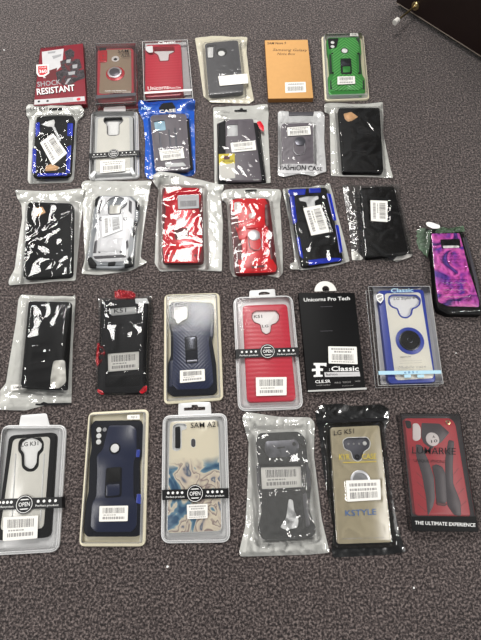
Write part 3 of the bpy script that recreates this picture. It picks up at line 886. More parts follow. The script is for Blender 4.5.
# --- black shiny case, white bag
it = Item('phone_case_bag', 'black phone case with a tan label, bagged, right of the FASHION CASE bag', CAT, BAGS, (320, 95, 6.413), (265, 520), (215, 70))
ca = [(118, 82), (385, 80), (408, 490), (148, 492)]
bag(it, [(28, 60, 5), (60, 52, 4), (250, 60), (402, 48, 4), (405, 90), (405, 250), (440, 420), (468, 535, 4), (400, 530), (70, 520), (65, 300), (60, 120), (30, 115, 5)], ca, 12, 'pearl_bag', 'film_gloss', 2.6, 26, 17, fall=7)
c = case(it, ca, 1.4, 11.6, 'matte_black', 5, 1.5)
pl(it, c, 'ring_stand', [(190, 335), (290, 328), (300, 360), (200, 368)], 11.5, 12.0, 'soft_black', 4, .2)
pl(it, c, 'raised_panel', [(240, 210), (330, 215), (345, 250), (240, 245)], 11.5, 12.0, 'soft_black', 3, .2)
pl(it, it.e, 'tan_label', [(150, 120), (200, 108), (245, 140), (205, 165), (180, 172), (160, 155)], 12.4, 12.7, 'skin_tone_label', 2, .1)

# ================================================================== ROW 3
it = Item('phone_case_bag', 'black phone case in a crumpled white bag, left of the white armoured case', CAT, BAGS, (5, 185, 6.0125), (222, 590), (260, 35))
ca = [(135, 100), (408, 108), (400, 545), (105, 560)]
bag(it, [(62, 30, 4), (250, 38, 1), (478, 22, 6), (465, 150), (440, 400), (425, 575), (300, 580), (25, 605, 3), (22, 580, 3), (60, 500), (80, 350), (105, 200), (100, 120), (72, 75, 2)], ca, 13, 'pearl_bag', 'film_gloss', 2.4, 24, 21, fall=9)
c = case(it, ca, 1.4, 11.5, 'matte_black', 9, 1.8)
pl(it, it.e, 'peach_tab', [(178, 140), (225, 130), (245, 165), (190, 190), (178, 165)], 11.6, 11.9, 'skin_tone_label', 2, .1)

it = Item('phone_case_bag', 'white armoured phone case with a dark camera slot in a pale bag', CAT, BAGS, (75, 175, 6.0125), (230, 590), (250, 40))
ca = [(120, 128), (385, 135), (350, 540), (70, 540)]
bag(it, [(42, 48, 2), (60, 35, 2), (250, 38), (462, 36, 4), (445, 120), (410, 350), (395, 500), (438, 525, 3), (330, 578), (150, 602, 2), (40, 595, 3), (60, 500), (50, 250)], ca, 12, 'pearl_bag', 'film', 1.3, 22, 24, flats=[[(140, 245), (290, 235), (340, 370), (150, 380)]], fall=8)
c = case(it, [(150, 122), (340, 125), (388, 170), (385, 250), (365, 300), (350, 545), (250, 560), (90, 555), (62, 500), (90, 400), (100, 300), (118, 180)], 1.4, 11, 'tray_grey', 4, 1.6)
K = [(190, 170), (215, 142), (250, 132), (290, 142), (310, 170), (300, 188), (270, 205), (272, 232), (205, 235), (205, 205)]
pl(it, c, 'armour_plate', [(160, 128), (325, 130), (362, 165), (358, 260), (340, 330), (325, 400), (318, 500), (290, 520), (140, 522), (105, 500), (110, 420), (135, 300), (130, 200), (140, 150)], 11, 12, 'white_case', 3, .5, holes=[K])
lip(it, c, K, 12, 1.6, .5, 'charcoal', 3)
pl(it, it.e, 'cream_insert', [(210, 180), (280, 180), (275, 250), (205, 250)], 11, 11.5, 'smoke_clear', 2, .1)
for q in ([(150, 145), (165, 140), (150, 235), (136, 225)], [(325, 150), (342, 160), (340, 235), (322, 215)], [(118, 400), (134, 390), (128, 470), (108, 470)], [(305, 400), (320, 390), (322, 430), (310, 450)], [(108, 488), (300, 478), (310, 495), (120, 505)]): pl(it, c, 'side_vent', q, 11.8, 12.2, 'charcoal', 1, .1)
for p in ((157, 264), (302, 262)): disc(it, c, 'screw', p, 2.0, 12, 12.4, 'charcoal', .2, 1.2)
for q in ([(72, 505), (95, 490), (130, 535), (125, 558), (85, 555)], [(325, 490), (355, 480), (350, 545), (295, 555), (300, 530)], [(116, 185), (122, 145), (145, 124), (150, 130), (130, 190)], [(362, 150), (386, 170), (385, 215), (366, 205)], [(358, 270), (374, 280), (356, 380), (345, 370)], [(200, 525), (245, 520), (240, 545), (195, 548)]): pl(it, c, 'corner_bumper', q, 8.5, 12.1, 'soft_black', 2, .3)
for p in ((147, 462), (275, 462)): disc(it, c, 'screw', p, 1.2, 12, 12.4, 'charcoal', .2)
pl(it, c, 'kickstand', [(150, 385), (290, 378), (300, 455), (140, 462)], 12, 12.6, 'white_case', 3, .3)
sticker(it, it.e, [(160, 250), (280, 238), (285, 330), (165, 375)], 13.0, style='bar_top', vert=True, mat='insert_white')

it = Item('phone_case_bag', 'red phone case with a pale sticker near its top in a wide white bag', CAT, BAGS, (145, 170, 5.659), (250, 575), (230, 20))
ca = [(95, 95), (325, 98), (332, 525), (95, 525)]
bag(it, [(45, 30, 11), (80, 8, 11), (160, 18, 9), (280, 50, 5), (448, 85, 4), (445, 105, 3), (428, 140), (440, 300), (435, 575, 2), (300, 568), (85, 575, 2), (55, 530), (65, 300), (78, 110, 1), (45, 70, 8)], ca, 12, 'pearl_bag', 'film_gloss', 3.0, 22, 29.5, flats=[[(185, 140), (306, 138), (306, 222), (188, 222)]], fall=9)
c = case(it, ca, 1.4, 11, 'red_dark', 9, 1.6)
pl(it, c, 'armour_plate', [(120, 100), (300, 100), (318, 140), (305, 220), (322, 340), (322, 440), (300, 520), (110, 520), (100, 440), (108, 330), (118, 220), (100, 150)], 11, 12, 'red', 3, .5)
pl(it, c, 'lower_plate', [(180, 405), (280, 470), (300, 525), (110, 525), (125, 455)], 11.9, 12.6, 'red_bright', 3, .4)
pl(it, c, 'lower_slot', [(160, 475), (250, 474), (262, 492), (155, 494)], 12.5, 12.8, 'red_dark', 1, .1)
for p in ((130, 480), (285, 482)): disc(it, c, 'screw', p, 1.4, 12, 12.9, 'red_dark', .2)
disc(it, c, 'ring_plate', (208, 295), 5.6, 12, 12.9, 'chrome', .4)
pl(it, c, 'ring_bracket', [(165, 330), (250, 325), (245, 390), (170, 395)], 12, 12.5, 'red_dark', 3, .2)
sticker(it, it.e, [(184, 144), (305, 140), (306, 216), (188, 222)], 13.4, style='bar_low', mat='insert_grey')
mb = MB(); txt(it, mb, 'SAM A21', 80, 42, 180, 54, 18, 12.6, 'ink', 0, .2); mb.build('handwriting', it.e)

it = Item('phone_case_bag', 'bagged red phone case with a silver finger ring and no sticker', CAT, BAGS, (215, 180, 6.0125), (235, 580), (220, 55))
ca = [(85, 112), (325, 108), (380, 555), (118, 568)]
bag(it, [(35, 85, 3), (60, 60, 3), (200, 50), (390, 58, 3), (400, 80, 2), (390, 150), (405, 400), (408, 560), (385, 588, 3), (300, 570), (110, 582), (90, 540), (82, 300), (70, 140), (40, 120, 3)], ca, 12.9, 'pearl_bag', 'film_gloss', 3.0, 22, 31, fall=7, flats=[[(195, 290), (290, 290), (290, 425), (195, 425)]])
c = case(it, ca, 1.4, 10.6, 'red_dark', 9, 1.6)
pl(it, c, 'armour_plate', [(130, 112), (300, 110), (320, 150), (300, 170), (300, 260), (320, 290), (322, 330), (330, 450), (372, 520), (365, 552), (150, 560), (140, 500), (145, 350), (125, 290), (120, 200), (95, 170), (100, 125)], 10.6, 11.5, 'red_bright', 3, .4)
pl(it, c, 'camera_cutout', [(115, 135), (152, 130), (160, 165), (162, 195), (130, 205), (115, 180)], 11.4, 11.8, 'lens_white', 2.5, .1)
disc(it, c, 'finger_hole', (222, 215), 3.3, 11.4, 11.8, 'lens_white', .1)
for q in ([(300, 150), (322, 140), (330, 270), (305, 280)], [(318, 340), (335, 335), (352, 470), (335, 480)], [(122, 230), (140, 225), (142, 290), (128, 285)], [(130, 355), (160, 360), (165, 480), (142, 480)]): pl(it, c, 'side_vent', q, 11.4, 11.7, 'red_dark', 1.5, .1)
r = disc(it, c, 'ring_plate', (235, 330), 6.2, 11.5, 12.3, 'chrome', .4)
mb = MB(); mb.tube([(*it.L(p, 12.5), 12.5) for p in [(205, 340), (203, 375), (212, 408), (235, 422), (262, 420), (280, 400), (282, 370), (268, 345)]], .75, 'chrome'); mb.build('ring_holder', r)
pl(it, c, 'lower_slot', [(218, 518), (300, 510), (305, 522), (222, 532)], 11.4, 11.8, 'red_dark', 1, .1)
mb = MB(); mb.prism(rounded([it.L(p, 2) for p in [(180, 66), (215, 62), (250, 62), (252, 70), (215, 72), (182, 74)]], .8), 4.2, 4.8, 'soft_black'); mb.build('header_slot', it.e)

it = Item('phone_case_bag', 'blue and black phone case with a sideways sticker under its white camera slot', CAT, BAGS, (280, 175, 6.4), (255, 600), (170, 75))
ca = [(48, 88), (300, 78), (408, 545), (140, 585)]
bag(it, [(16, 100, 5), (24, 88, 6), (40, 92, 3), (170, 80), (290, 70, 3), (298, 52, 7), (318, 55, 7), (325, 80, 4), (375, 280), (440, 530), (445, 555, 3), (330, 585), (180, 605, 3), (65, 605, 6), (62, 572, 5), (95, 555, 1), (60, 300)], ca, 11.5, 'pearl_bag', 'film_gloss', 2.6, 24, 34, flats=[[(150, 212), (262, 190), (318, 370), (200, 390)]], fall=5)
c = case(it, ca, 1.4, 10.8, 'matte_black', 7, 1.6, holes=[[(118, 142), (170, 132), (245, 128), (250, 152), (222, 165), (228, 200), (175, 205), (168, 172), (125, 165)]])
pl(it, it.e, 'white_insert', [(112, 138), (252, 125), (258, 200), (160, 215)], 1.3, 8.5, 'insert_white', 2, .2)
for q in ([(50, 95), (165, 88), (160, 125), (60, 130)], [(62, 135), (90, 130), (110, 300), (82, 315)], [(185, 85), (260, 82), (262, 112), (185, 115)], [(298, 115), (325, 120), (362, 290), (340, 290)], [(352, 318), (375, 320), (402, 490), (382, 500)], [(105, 400), (125, 395), (150, 535), (128, 520)], [(180, 545), (300, 530), (390, 530), (395, 548), (185, 578)]): pl(it, c, 'side_bumper', q, 10, 11.2, 'blue', 2, .3)
pl(it, c, 'kickstand', [(180, 400), (340, 382), (350, 440), (185, 465)], 10.8, 11.4, 'soft_black', 2, .3)
sticker(it, it.e, [(148, 212), (262, 190), (318, 365), (200, 388)], 12.4, style='bar_top', vert=True)

it = Item('phone_case_bag', 'plain black phone case in a transparent bag with a square sticker near its top', CAT, BAGS, (335, 175, 5.659), (270, 480), (220, 60))
ca = [(145, 70), (335, 62), (418, 440), (175, 470)]
bag(it, [(40, 55, 2), (200, 62), (365, 52, 3), (372, 150), (420, 330), (442, 460, 2), (355, 492, 3), (250, 480), (110, 482, 2), (92, 430), (80, 300), (60, 180)], ca, 12, 'film_soft', 'film_gloss', 3.2, 24, 37, flats=[[(198, 142), (298, 145), (298, 266), (204, 262)]], fall=12, backamp=2.5)
c = case(it, ca, 1.4, 11.5, 'matte_black', 6, 1.8)
pl(it, it.e, 'white_insert', [(92, 432), (120, 430), (160, 470), (150, 480), (98, 480)], 1, 2.6, 'paper_white', 1, .2)
pl(it, it.e, 'white_insert', [(330, 482), (360, 450), (440, 448), (430, 462), (350, 490)], 1, 2.6, 'paper_white', 1, .2)
sticker(it, it.e, [(200, 143), (297, 147), (297, 266), (204, 260)], 12.9, style='bar_top', vert=True)

# --- magenta rugged case, far right
it = Item('phone_case_bag', 'purple and magenta patterned phone case with a thick black bumper, at the right edge', CAT, BAGS, (405, 215, 5.818), (310, 575), (240, 70))
O = [(150, 85), (330, 75), (350, 130), (440, 510), (455, 580), (250, 578), (195, 550), (180, 500), (165, 300)]
c = case(it, O, 1.2, 14, 'matte_black', 5, 2.2)
K = [(205, 142), (318, 138), (325, 190), (215, 195)]
pl(it, c, 'patterned_panel', [(155, 108), (318, 105), (345, 210), (375, 330), (432, 500), (432, 535), (250, 530), (195, 505), (180, 400), (165, 230)], 14, 15, 'galaxy', 3, .4, holes=[K])
pl(it, c, 'camera_frame', K, 14.0, 15.4, 'soft_black', 2, .3); pl(it, c, 'camera_label', [(220, 178), (314, 178), (316, 190), (222, 193)], 15.4, 15.6, 'lens_white', 1, 0)
pl(it, c, 'side_rail', [(335, 130), (360, 130), (430, 400), (442, 520), (420, 440)], 13, 15, 'charcoal', 2, .5)
bag(it, [(60, 100, 9), (90, 55, 12), (140, 40, 8), (250, 70, 4), (350, 80, 4), (365, 150), (440, 400), (460, 500), (470, 590), (240, 590), (175, 560), (160, 400), (130, 240, 6), (80, 150, 8)], [(150, 85), (330, 75), (440, 560), (190, 570)], 15.5, None, 'film_gloss', 2.2, 9, 41, fall=9)
sheet(it, it.e, 'green_header', ccw(rounded([it.L(p, 14) for p in [(62, 115), (75, 75), (100, 58), (125, 62), (150, 80), (230, 72), (250, 82), (335, 66), (345, 100), (240, 108), (160, 110), (150, 170), (142, 235), (115, 195), (75, 150)]], 2, 3)), lambda x, y: 14.8 + 2.2 * ridged(x, y, 7, 61) - max(0, -x - 22) * .5, 'green_print', 1.3)
for k in range(7):
    y_ = 375 + k * 19
    mb = MB(); stroke(it, mb, [(218 + j * 13 + k * 2, y_ + k + (4 if j % 2 else -3)) for j in range(12)], .45, 15.15, 'smoke_clear' if k % 2 else 'navy_dark'); mb.build('printed_line', it.e)
for k in range(4):
    y_ = 225 + k * 17
    mb = MB(); stroke(it, mb, [(195 + j * 12 + k * 4, y_ + (3 if j % 2 else -3)) for j in range(11)], .4, 15.15, 'navy_dark'); mb.build('printed_line', it.e)
pl(it, it.e, 'white_tag', [(122, 42), (150, 40), (205, 60), (203, 78), (165, 80), (125, 62)], 16.5, 16.8, 'lens_white', 3, .1)

# ================================================================== ROW 4
it = Item('phone_case_bag', 'black phone case in a white bag with its wide header strip at the bottom', CAT, BAGS, (0, 285, 4.923), (185, 600), (240, 55))
ca = [(140, 78), (348, 82), (325, 515), (100, 505)]
bag(it, [(105, 48, 1), (230, 55), (358, 58, 2), (370, 45, 5), (372, 70, 3), (358, 300), (352, 585), (230, 590), (130, 618, 3), (0, 615, 4), (0, 520, 1), (30, 485), (55, 330), (80, 180), (92, 70)], ca, 11, 'pearl_bag', 'film_gloss', 2.2, 24, 44, fall=9, bulge=5.5)
c = case(it, ca, 1.4, 10, 'matte_black', 4, 1.5)
pl(it, it.e, 'white_insert', [(262, 372), (320, 368), (325, 480), (290, 510), (248, 505), (248, 460)], 10, 10.8, 'smoke_clear', 5, .3)
sticker(it, it.e, [(52, 492), (130, 486), (130, 514), (54, 520)], 7, 'small_sticker', style='plain', writing=[('SAM A51', .15, .3, .85, .75)])
mb = MB(); mb.prism(rounded([it.L(p, 2) for p in [(134, 582), (200, 584), (215, 575), (235, 582), (350, 580), (350, 588), (240, 594), (134, 592)]], .8), 2.2, 2.6, 'soft_black'); mb.build('header_slot', it.e)

it = Item('phone_case_bag', 'black phone case in a clear bag with bright red corners and red film', CAT, BAGS, (90, 280, 4.923), (160, 565), (180, 85))
ca = [(60, 95), (285, 92), (270, 555), (38, 555)]
bag(it, [(40, 90, 2), (170, 88), (305, 80, 3), (310, 200), (295, 330), (290, 555), (160, 570), (35, 565), (30, 420), (45, 250)], ca, 12, 'film_soft', 'film_gloss', 2.0, 26, 47, bulge=4.5, flats=[[(88, 362), (242, 350), (242, 440), (90, 452)], [(95, 140), (225, 132), (225, 165), (100, 172)]], fall=6)
c = case(it, [(75, 95), (270, 92), (288, 120), (278, 530), (255, 558), (55, 558), (35, 530), (52, 120)], 1.4, 11.4, 'soft_black', 5, 1.6)
for q in ([(35, 535), (60, 545), (70, 560), (55, 564), (35, 552)], [(240, 550), (268, 520), (280, 520), (278, 545), (255, 560)]): pl(it, c, 'corner_bumper', q, 9, 12, 'red', 2, .4)
pl(it, c, 'camera_window', [(95, 143), (228, 130), (230, 165), (105, 176)], 11.2, 12, 'grey_clear', 3, .2, extra=lambda mb: txt(it, mb, 'K51', 118, 163, 178, 158, 20, 12.15, 'ink', .1, .1))
pl(it, c, 'raised_panel', [(75, 470), (250, 462), (250, 520), (75, 528)], 11.3, 11.8, 'matte_black', 3, .3)
sheet(it, it.e, 'red_bag_corner', [it.L(p, 12) for p in [(118, 50), (140, 42), (175, 48), (205, 50), (222, 65), (215, 88), (150, 90), (118, 80)]], lambda x, y: 6 + 3 * ridged(x, y, 6, 3), 'red_film', 1.2)
sheet(it, it.e, 'red_bag_corner', [it.L(p, 12) for p in [(36, 310), (60, 318), (75, 360), (55, 405), (35, 425), (28, 400)]], lambda x, y: 10 + 4 * ridged(x, y, 6, 9), 'red_film', 1.2)
sticker(it, it.e, [(88, 364), (241, 352), (241, 440), (90, 452)], 12.9, style='bar_top')
sticker(it, it.e, [(222, 92), (280, 90), (290, 115), (225, 116)], 13, 'small_sticker', style='plain', mat='insert_white')

def navy_pack(v, a, b, outer, caseq, plate, cam, hole, stand, st, zc=13, extra=None, label=None):
    it = Item('phone_case_blister_pack', label, CAT, BLIS, v, a, b)
    return it

it = Item('phone_case_blister_pack', 'navy ribbed phone case in a cream tray, left of the red banded blister pack', CAT, BLIS, (155, 285, 5.12), (195, 605), (190, 45))
blister(it, [(48, 52), (330, 42), (350, 590), (46, 612)], 13, 'tray_cream', 'cover_clear', 'cover_wall', 9, 4.5, lipw=0, base='tray_cream')
cz = 10
K = [(98, 112), (160, 105), (168, 125), (165, 175), (138, 180), (128, 198), (110, 198), (106, 178), (92, 170)]
c = case(it, [(85, 85), (150, 82), (285, 88), (303, 110), (300, 250), (292, 280), (312, 400), (318, 540), (300, 560), (90, 568), (62, 548), (66, 400), (80, 360), (80, 240), (70, 210), (70, 105)], 2, cz, 'navy_dark', 3, 1.6, holes=[K])
pl(it, c, 'armour_plate', [(182, 92), (270, 95), (285, 130), (280, 240), (275, 300), (290, 400), (300, 500), (275, 530), (115, 536), (88, 510), (90, 410), (95, 300), (92, 215), (140, 205), (178, 170)], cz, cz + .8, 'navy_rib', 3, .4)
pl(it, it.e, 'white_insert', [(85, 100), (175, 98), (175, 205), (85, 205)], 1.7, 7.5, 'lens_white', 2, .2, extra=lambda mb: txt(it, mb, 'A12', 104, 132, 145, 130, 20, 7.65, 'ink', .1, .1))
lip(it, c, K, cz, .8, .9, 'soft_black')
s = pl(it, c, 'ring_stand', [(150, 265), (215, 260), (220, 398), (158, 402)], cz + .7, cz + 1.7, 'navy_dark', 4, .3)
pl(it, s, 'stand_plate', [(155, 268), (212, 264), (214, 335), (160, 340)], cz + 1.6, cz + 2.2, 'dark_metal', 4, .3); pl(it, s, 'stand_loop', [(162, 385), (216, 382), (216, 394), (164, 398)], cz + 1.6, cz + 2.1, 'gunmetal', 1, .2)
for q in ([(76, 390), (96, 385), (90, 520), (72, 520)], [(284, 200), (298, 200), (296, 270), (280, 260)]): pl(it, c, 'side_rail', q, cz - .3, cz + .6, 'navy', 1, .3)
sticker(it, it.e, [(128, 438), (254, 430), (256, 490), (128, 502)], 13.1, style='bar_top')

it = Item('phone_case_blister_pack', 'red phone case in a frosted blister pack with a black OPEN band', CAT, BLIS, (225, 280, 4.741), (215, 620), (180, 82))
blister(it, [(38, 84), (320, 74), (372, 612), (62, 624)], 13, r=14, rim=5, tabq=[(116, 50), (236, 42), (240, 80), (114, 88)], slot=[(160, 62), (172, 56), (192, 55), (212, 60), (212, 68), (160, 72)])
cz = 10
K = [(130, 158), (145, 148), (240, 146), (256, 165), (254, 190), (240, 205), (218, 212), (214, 248), (195, 258), (176, 245), (168, 210), (140, 200), (128, 180)]
c = case(it, [(82, 120), (295, 112), (338, 572), (104, 580)], 2, cz, 'red_brushed', 8, 1.7, holes=[K])
pl(it, it.e, 'white_insert', [(118, 140), (262, 138), (262, 265), (150, 268)], 1.7, 8.2, 'lens_white', 2, .2, extra=lambda mb: (txt(it, mb, 'K51', 138, 181, 176, 179, 14, 8.4, 'ink', .1), txt(it, mb, 'LG', 176, 225, 206, 224, 12, 8.4, 'ink', .1)))
lip(it, c, K, cz, 1.0, .9, 'red_dark')
band(it, (52, 350), (350, 340), 42, (202, 338), 7.6, 13.1)
sticker(it, it.e, [(146, 462), (292, 460), (292, 546), (148, 550)], 13.1, style='bar_top')

it = Item('phone_case_box', 'flat black printed box with a white round hang tab and a big letter F', CAT, BOXS, (290, 270, 4.923), (235, 605), (180, 110))
h = 12
hz = h + .1
q = [(42, 112), (318, 112), (372, 582), (88, 598)]
def ex(mb):
    z = h + .05
    txt(it, mb, 'Unicorns Pro Tech', 68, 156, 295, 148, 18, z, 'print_white', .12)
    x = (295, 345, 6.0125)   # second measuring frame, the lower third
    def cv(p): return ((x[0] + p[0] / x[2] - 290) * 4.923, (x[1] + p[1] / x[2] - 270) * 4.923)
    def tx(s_, a, b, hh, m, bold=0, sl=0):
        a = cv(a); b = cv(b); txt(it, mb, s_, *a, *b, hh * 4.923 / 6.0125, z + .04, m, bold, sl)
    F_ = [(112, 108), (190, 108), (188, 130), (172, 124), (150, 124), (150, 140), (168, 140), (168, 156), (150, 156), (152, 178), (166, 180), (166, 190), (112, 192), (112, 182), (126, 178), (126, 156), (102, 158), (102, 144), (126, 142), (124, 124), (112, 120)]
    mb.cap(ccw([it.L(cv(p), z) for p in F_]), z, 'print_white')
    tx('Classic', (218, 158), (384, 156), 30, 'print_white', .2); tx(':', (204, 156), (210, 156), 14, 'print_white', .2)
    mb.cap(ccw([it.L(cv(p), z) for p in [(176, 164), (388, 160), (392, 188), (180, 192)]]), z, 'box_silver')
    tx('fashion', (186, 184), (256, 182), 14, 'ink', .1); tx('case for smartphone', (264, 182), (345, 180), 8, 'print_grey')
    tx('CLE.SR', (122, 230), (214, 226), 18, 'print_white', .15); tx('model number', (128, 246), (214, 243), 9, 'print_grey'); tx('PRO TECH', (240, 232), (335, 226), 9, 'print_grey'); tx('2020', (360, 222), (392, 220), 7, 'print_grey')
    tx('protective shell', (285, 250), (350, 247), 7, 'print_grey')
    for y in (180, 300): mb.add([(*it.L(p, z), z) for p in [(150, y + 2), (210, y), (210, y - 2), (150, y)]], [(0, 1, 2, 3)], 'charcoal')
pl(it, it.e, 'printed_box', q, .3, h, 'matte_black', .8, .4, extra=ex)
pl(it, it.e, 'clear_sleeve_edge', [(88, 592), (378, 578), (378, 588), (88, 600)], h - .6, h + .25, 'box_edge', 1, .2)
mb = MB(); P = circ(it, (175, 104), 11.0, h, 32); P = [p for p in P if p[1] > it.L((175, 112), h)[1] - .2]
mb.prism(P, h - .6, h + .1, 'paper_white', .1, [circ(it, (176, 94), 3.6, h, 20)]); mb.build('hang_tab', it.e)
sticker(it, it.e, [(188, 376), (328, 378), (333, 464), (190, 460)], h + .1, style='bar_mid')

it = Item('phone_case_box', 'clear phone case with blue edges and a round blue ring in a clear box', CAT, BOXS, (360, 275, 5.333), (275, 590), (205, 65))
h = 17
q = [(44, 62), (372, 60), (444, 580), (98, 590)]
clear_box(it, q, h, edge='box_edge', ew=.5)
pl(it, it.e, 'printed_insert', [(70, 75), (362, 70), (432, 572), (112, 584)], .8, 3, 'box_silver', 1, .3)
cz = 12
K = [(158, 118), (175, 110), (300, 112), (318, 130), (315, 155), (298, 170), (275, 178), (270, 210), (248, 226), (222, 222), (210, 205), (202, 178), (172, 168), (156, 150)]
c = case(it, [(92, 82), (340, 74), (408, 572), (150, 580)], 3, cz, 'blue_case', 8, 1.8, holes=[K])
pl(it, c, 'back_panel', [(130, 98), (322, 92), (396, 550), (190, 562)], cz, cz + .6, 'cream_clear', 6, .3, holes=[K])
lip(it, c, K, cz + .5, 2.2, .9, 'blue_case', 3)
pl(it, it.e, 'white_insert', [(150, 108), (325, 105), (320, 235), (190, 235)], 3, 9.5, 'lens_white', 2, .2, extra=lambda mb: txt(it, mb, 'LG Stylo 6', 180, 138, 292, 132, 18, 9.7, 'ink', .05, .1))
r = disc(it, c, 'ring_base', (267, 350), 14.2, cz + .5, cz + 1.8, 'blue_case', .4)
disc(it, r, 'ring_holder', (267, 348), 10.6, cz + 1.8, cz + 3.6, 'dark_metal', .5, 8.6); pz = disc(it, r, 'ring_plate', (267, 347), 8.6, cz + 1.8, cz + 2.8, 'soft_black', .5)
disc(it, r, 'ring_hub', (267, 346), 3, cz + 2.7, cz + 3.2, 'dark_metal', .3, 1.6)
def ex(mb):
    z = h + .25
    txt(it, mb, '6 8 5 1', 236, 526, 306, 523, 11, z, 'print_blue', .1)
    for x in (235, 305): mb.cap(ccw([it.L(p, z) for p in [(x, 532), (x + 36, 530), (x + 38, 546), (x + 2, 548)]]), z, 'print_cyan')
def ex2(mb):
    z = h + .1
    S = [(84, 106), (104, 98), (124, 104), (126, 130), (110, 152), (90, 135)]
    mb.cap(ccw(rounded([it.L(p, z) for p in S], 1, 3)), z, 'print_white'); S2 = [(90, 110), (104, 104), (118, 109), (120, 128), (109, 143), (95, 131)]
    mb.cap(ccw(rounded([it.L(p, z) for p in S2], 1, 3)), z + .05, 'print_grey'); mb.cap(ccw([it.L(p, z) for p in [(92, 124), (118, 112), (119, 118), (95, 130)]]), z + .1, 'print_white')
pl(it, it.e, 'printed_strip', [(98, 512), (432, 508), (434, 526), (100, 532)], h + .05, h + .15, 'print_cyan', 0, 0, extra=ex)
mb = MB(); ex2(mb); mb.build('shield_badge', it.e)
z = h + .25
letter(it, it.e, 'title_lettering', 'Classic', 165, 94, 285, 90, 22, z, 'print_cyan', .16)
letter(it, it.e, 'lettering', 'Unicorns Pro Tech', 215, 441, 270, 439, 8, z, 'ink', .1)
for k in range(2): letter(it, it.e, 'lettering', 'protective case for smart phone', 216, 462 + 12 * k, 330, 458 + 12 * k, 6, z, 'print_grey')
letter(it, it.e, 'lettering', 'Mobile case', 205, 500, 352, 494, 14, z, 'print_grey', .0, .2)
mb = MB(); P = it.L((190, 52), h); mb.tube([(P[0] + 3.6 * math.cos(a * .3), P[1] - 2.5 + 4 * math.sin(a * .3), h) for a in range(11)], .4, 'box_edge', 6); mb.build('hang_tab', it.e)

# ================================================================== ROW 5
it = Item('phone_case_blister_pack', 'clear phone case with black edges in a banded blister pack at the left edge', CAT, BLIS, (0, 405, 4.129), (110, 610), (150, 90))
blister(it, [(10, 84), (276, 82), (245, 606), (-35, 622)], 13, r=13, rim=5, tabq=[(86, 42), (192, 34), (206, 88), (78, 90)])
cz = 10
K = [(85, 158), (105, 142), (130, 135), (160, 145), (175, 160), (170, 182), (155, 195), (152, 240), (138, 262), (120, 264), (100, 250), (98, 200), (84, 182)]
c = case(it, [(36, 125), (232, 112), (205, 548), (-20, 560)], 2, cz, 'soft_black', 9, 1.7, holes=[K])
pl(it, c, 'back_panel', [(54, 140), (208, 130), (180, 510), (0, 520)], cz, cz + .5, 'smoke_clear', 7, .3, holes=[[(76, 150), (105, 125), (165, 128), (182, 155), (180, 190), (162, 205), (160, 255), (140, 275), (112, 276), (90, 258), (88, 205), (74, 190)]], hr=4)
for x in (0, 118): pl(it, c, 'side_groove', [(62 + x, 200), (68 + x, 200), (52 + x, 480), (46 + x, 480)], cz + .4, cz + .7, 'grey_clear', 1, .1)
pl(it, it.e, 'white_insert', [(75, 125), (185, 125), (180, 280), (85, 280)], 1.7, 8.6, 'lens_white', 2, .2, extra=lambda mb: txt(it, mb, 'LG K31', 88, 172, 158, 166, 17, 8.8, 'ink', .1, .1))
lip(it, c, K, cz, 1.4, .9, 'matte_black', 3)
band(it, (-26, 412), (256, 402), 46, (101, 410), 9, 13.1)
sticker(it, it.e, [(14, 463), (158, 456), (154, 550), (12, 562)], 13.1, style='bar_top')

it = Item('phone_case_blister_pack', 'dark navy phone case in a cream tray, left of the marble patterned case', CAT, BLIS, (70, 400, 4.129), (175, 605), (205, 42))
blister(it, [(78, 52), (326, 38), (312, 604), (38, 604)], 13, 'tray_cream', 'cover_clear', 'cover_wall', 9, 4.5, lipw=0, base='tray_cream')
c = case(it, [(100, 85), (290, 82), (300, 105), (296, 220), (286, 260), (288, 400), (298, 440), (292, 555), (275, 565), (70, 565), (55, 545), (66, 420), (75, 380), (80, 240), (88, 200), (84, 105)], 2, 10, 'navy_dark', 3, 1.6)
pl(it, c, 'armour_plate', [(160, 105), (255, 104), (275, 120), (275, 215), (262, 260), (262, 400), (278, 430), (275, 520), (255, 545), (105, 545), (84, 525), (90, 430), (108, 400), (112, 300), (110, 230), (135, 205)], 10, 10.9, 'navy', 4, .5)
for x, y in ((119, 123), (119, 148), (118, 173)): disc(it, c, 'lens_opening', (x, y), 2.5, 10, 10.5, 'lens_white', .1)
disc(it, c, 'flash_opening', (143, 122), 2.0, 10, 10.5, 'insert_grey', .1)
pl(it, c, 'camera_frame', [(102, 105), (134, 105), (134, 190), (102, 192)], 9.8, 10.25, 'soft_black', 3, .1)
r = disc(it, c, 'fingerprint_cutout', (185, 200), 5.8, 10.8, 11.3, 'navy_dark'); disc(it, r, 'finger_hole', (185, 199), 4.2, 11.3, 11.5, 'lens_white', .1)
s = pl(it, c, 'ring_stand', [(148, 280), (214, 275), (212, 400), (142, 405)], 10.8, 11.8, 'navy_dark', 4, .3)
pl(it, s, 'stand_plate', [(152, 282), (210, 278), (208, 338), (150, 342)], 11.8, 12.3, 'soft_black', 3, .3); pl(it, s, 'stand_plate', [(150, 350), (206, 346), (204, 392), (148, 398)], 11.7, 12.0, 'navy', 3, .2)
for q in ([(274, 205), (290, 205), (286, 236), (272, 236)], [(276, 388), (292, 388), (294, 430), (272, 425)]): pl(it, c, 'side_bumper', q, 10.0, 10.8, 'blue_case', 1, .3)
sticker(it, it.e, [(122, 438), (240, 436), (238, 500), (120, 502)], 13.1, style='bar_top')
sticker(it, it.e, [(236, 62), (288, 60), (288, 80), (236, 80)], 13.1, 'small_sticker', style='plain', writing=[('AJ12', .3, .25, .8, .8)])

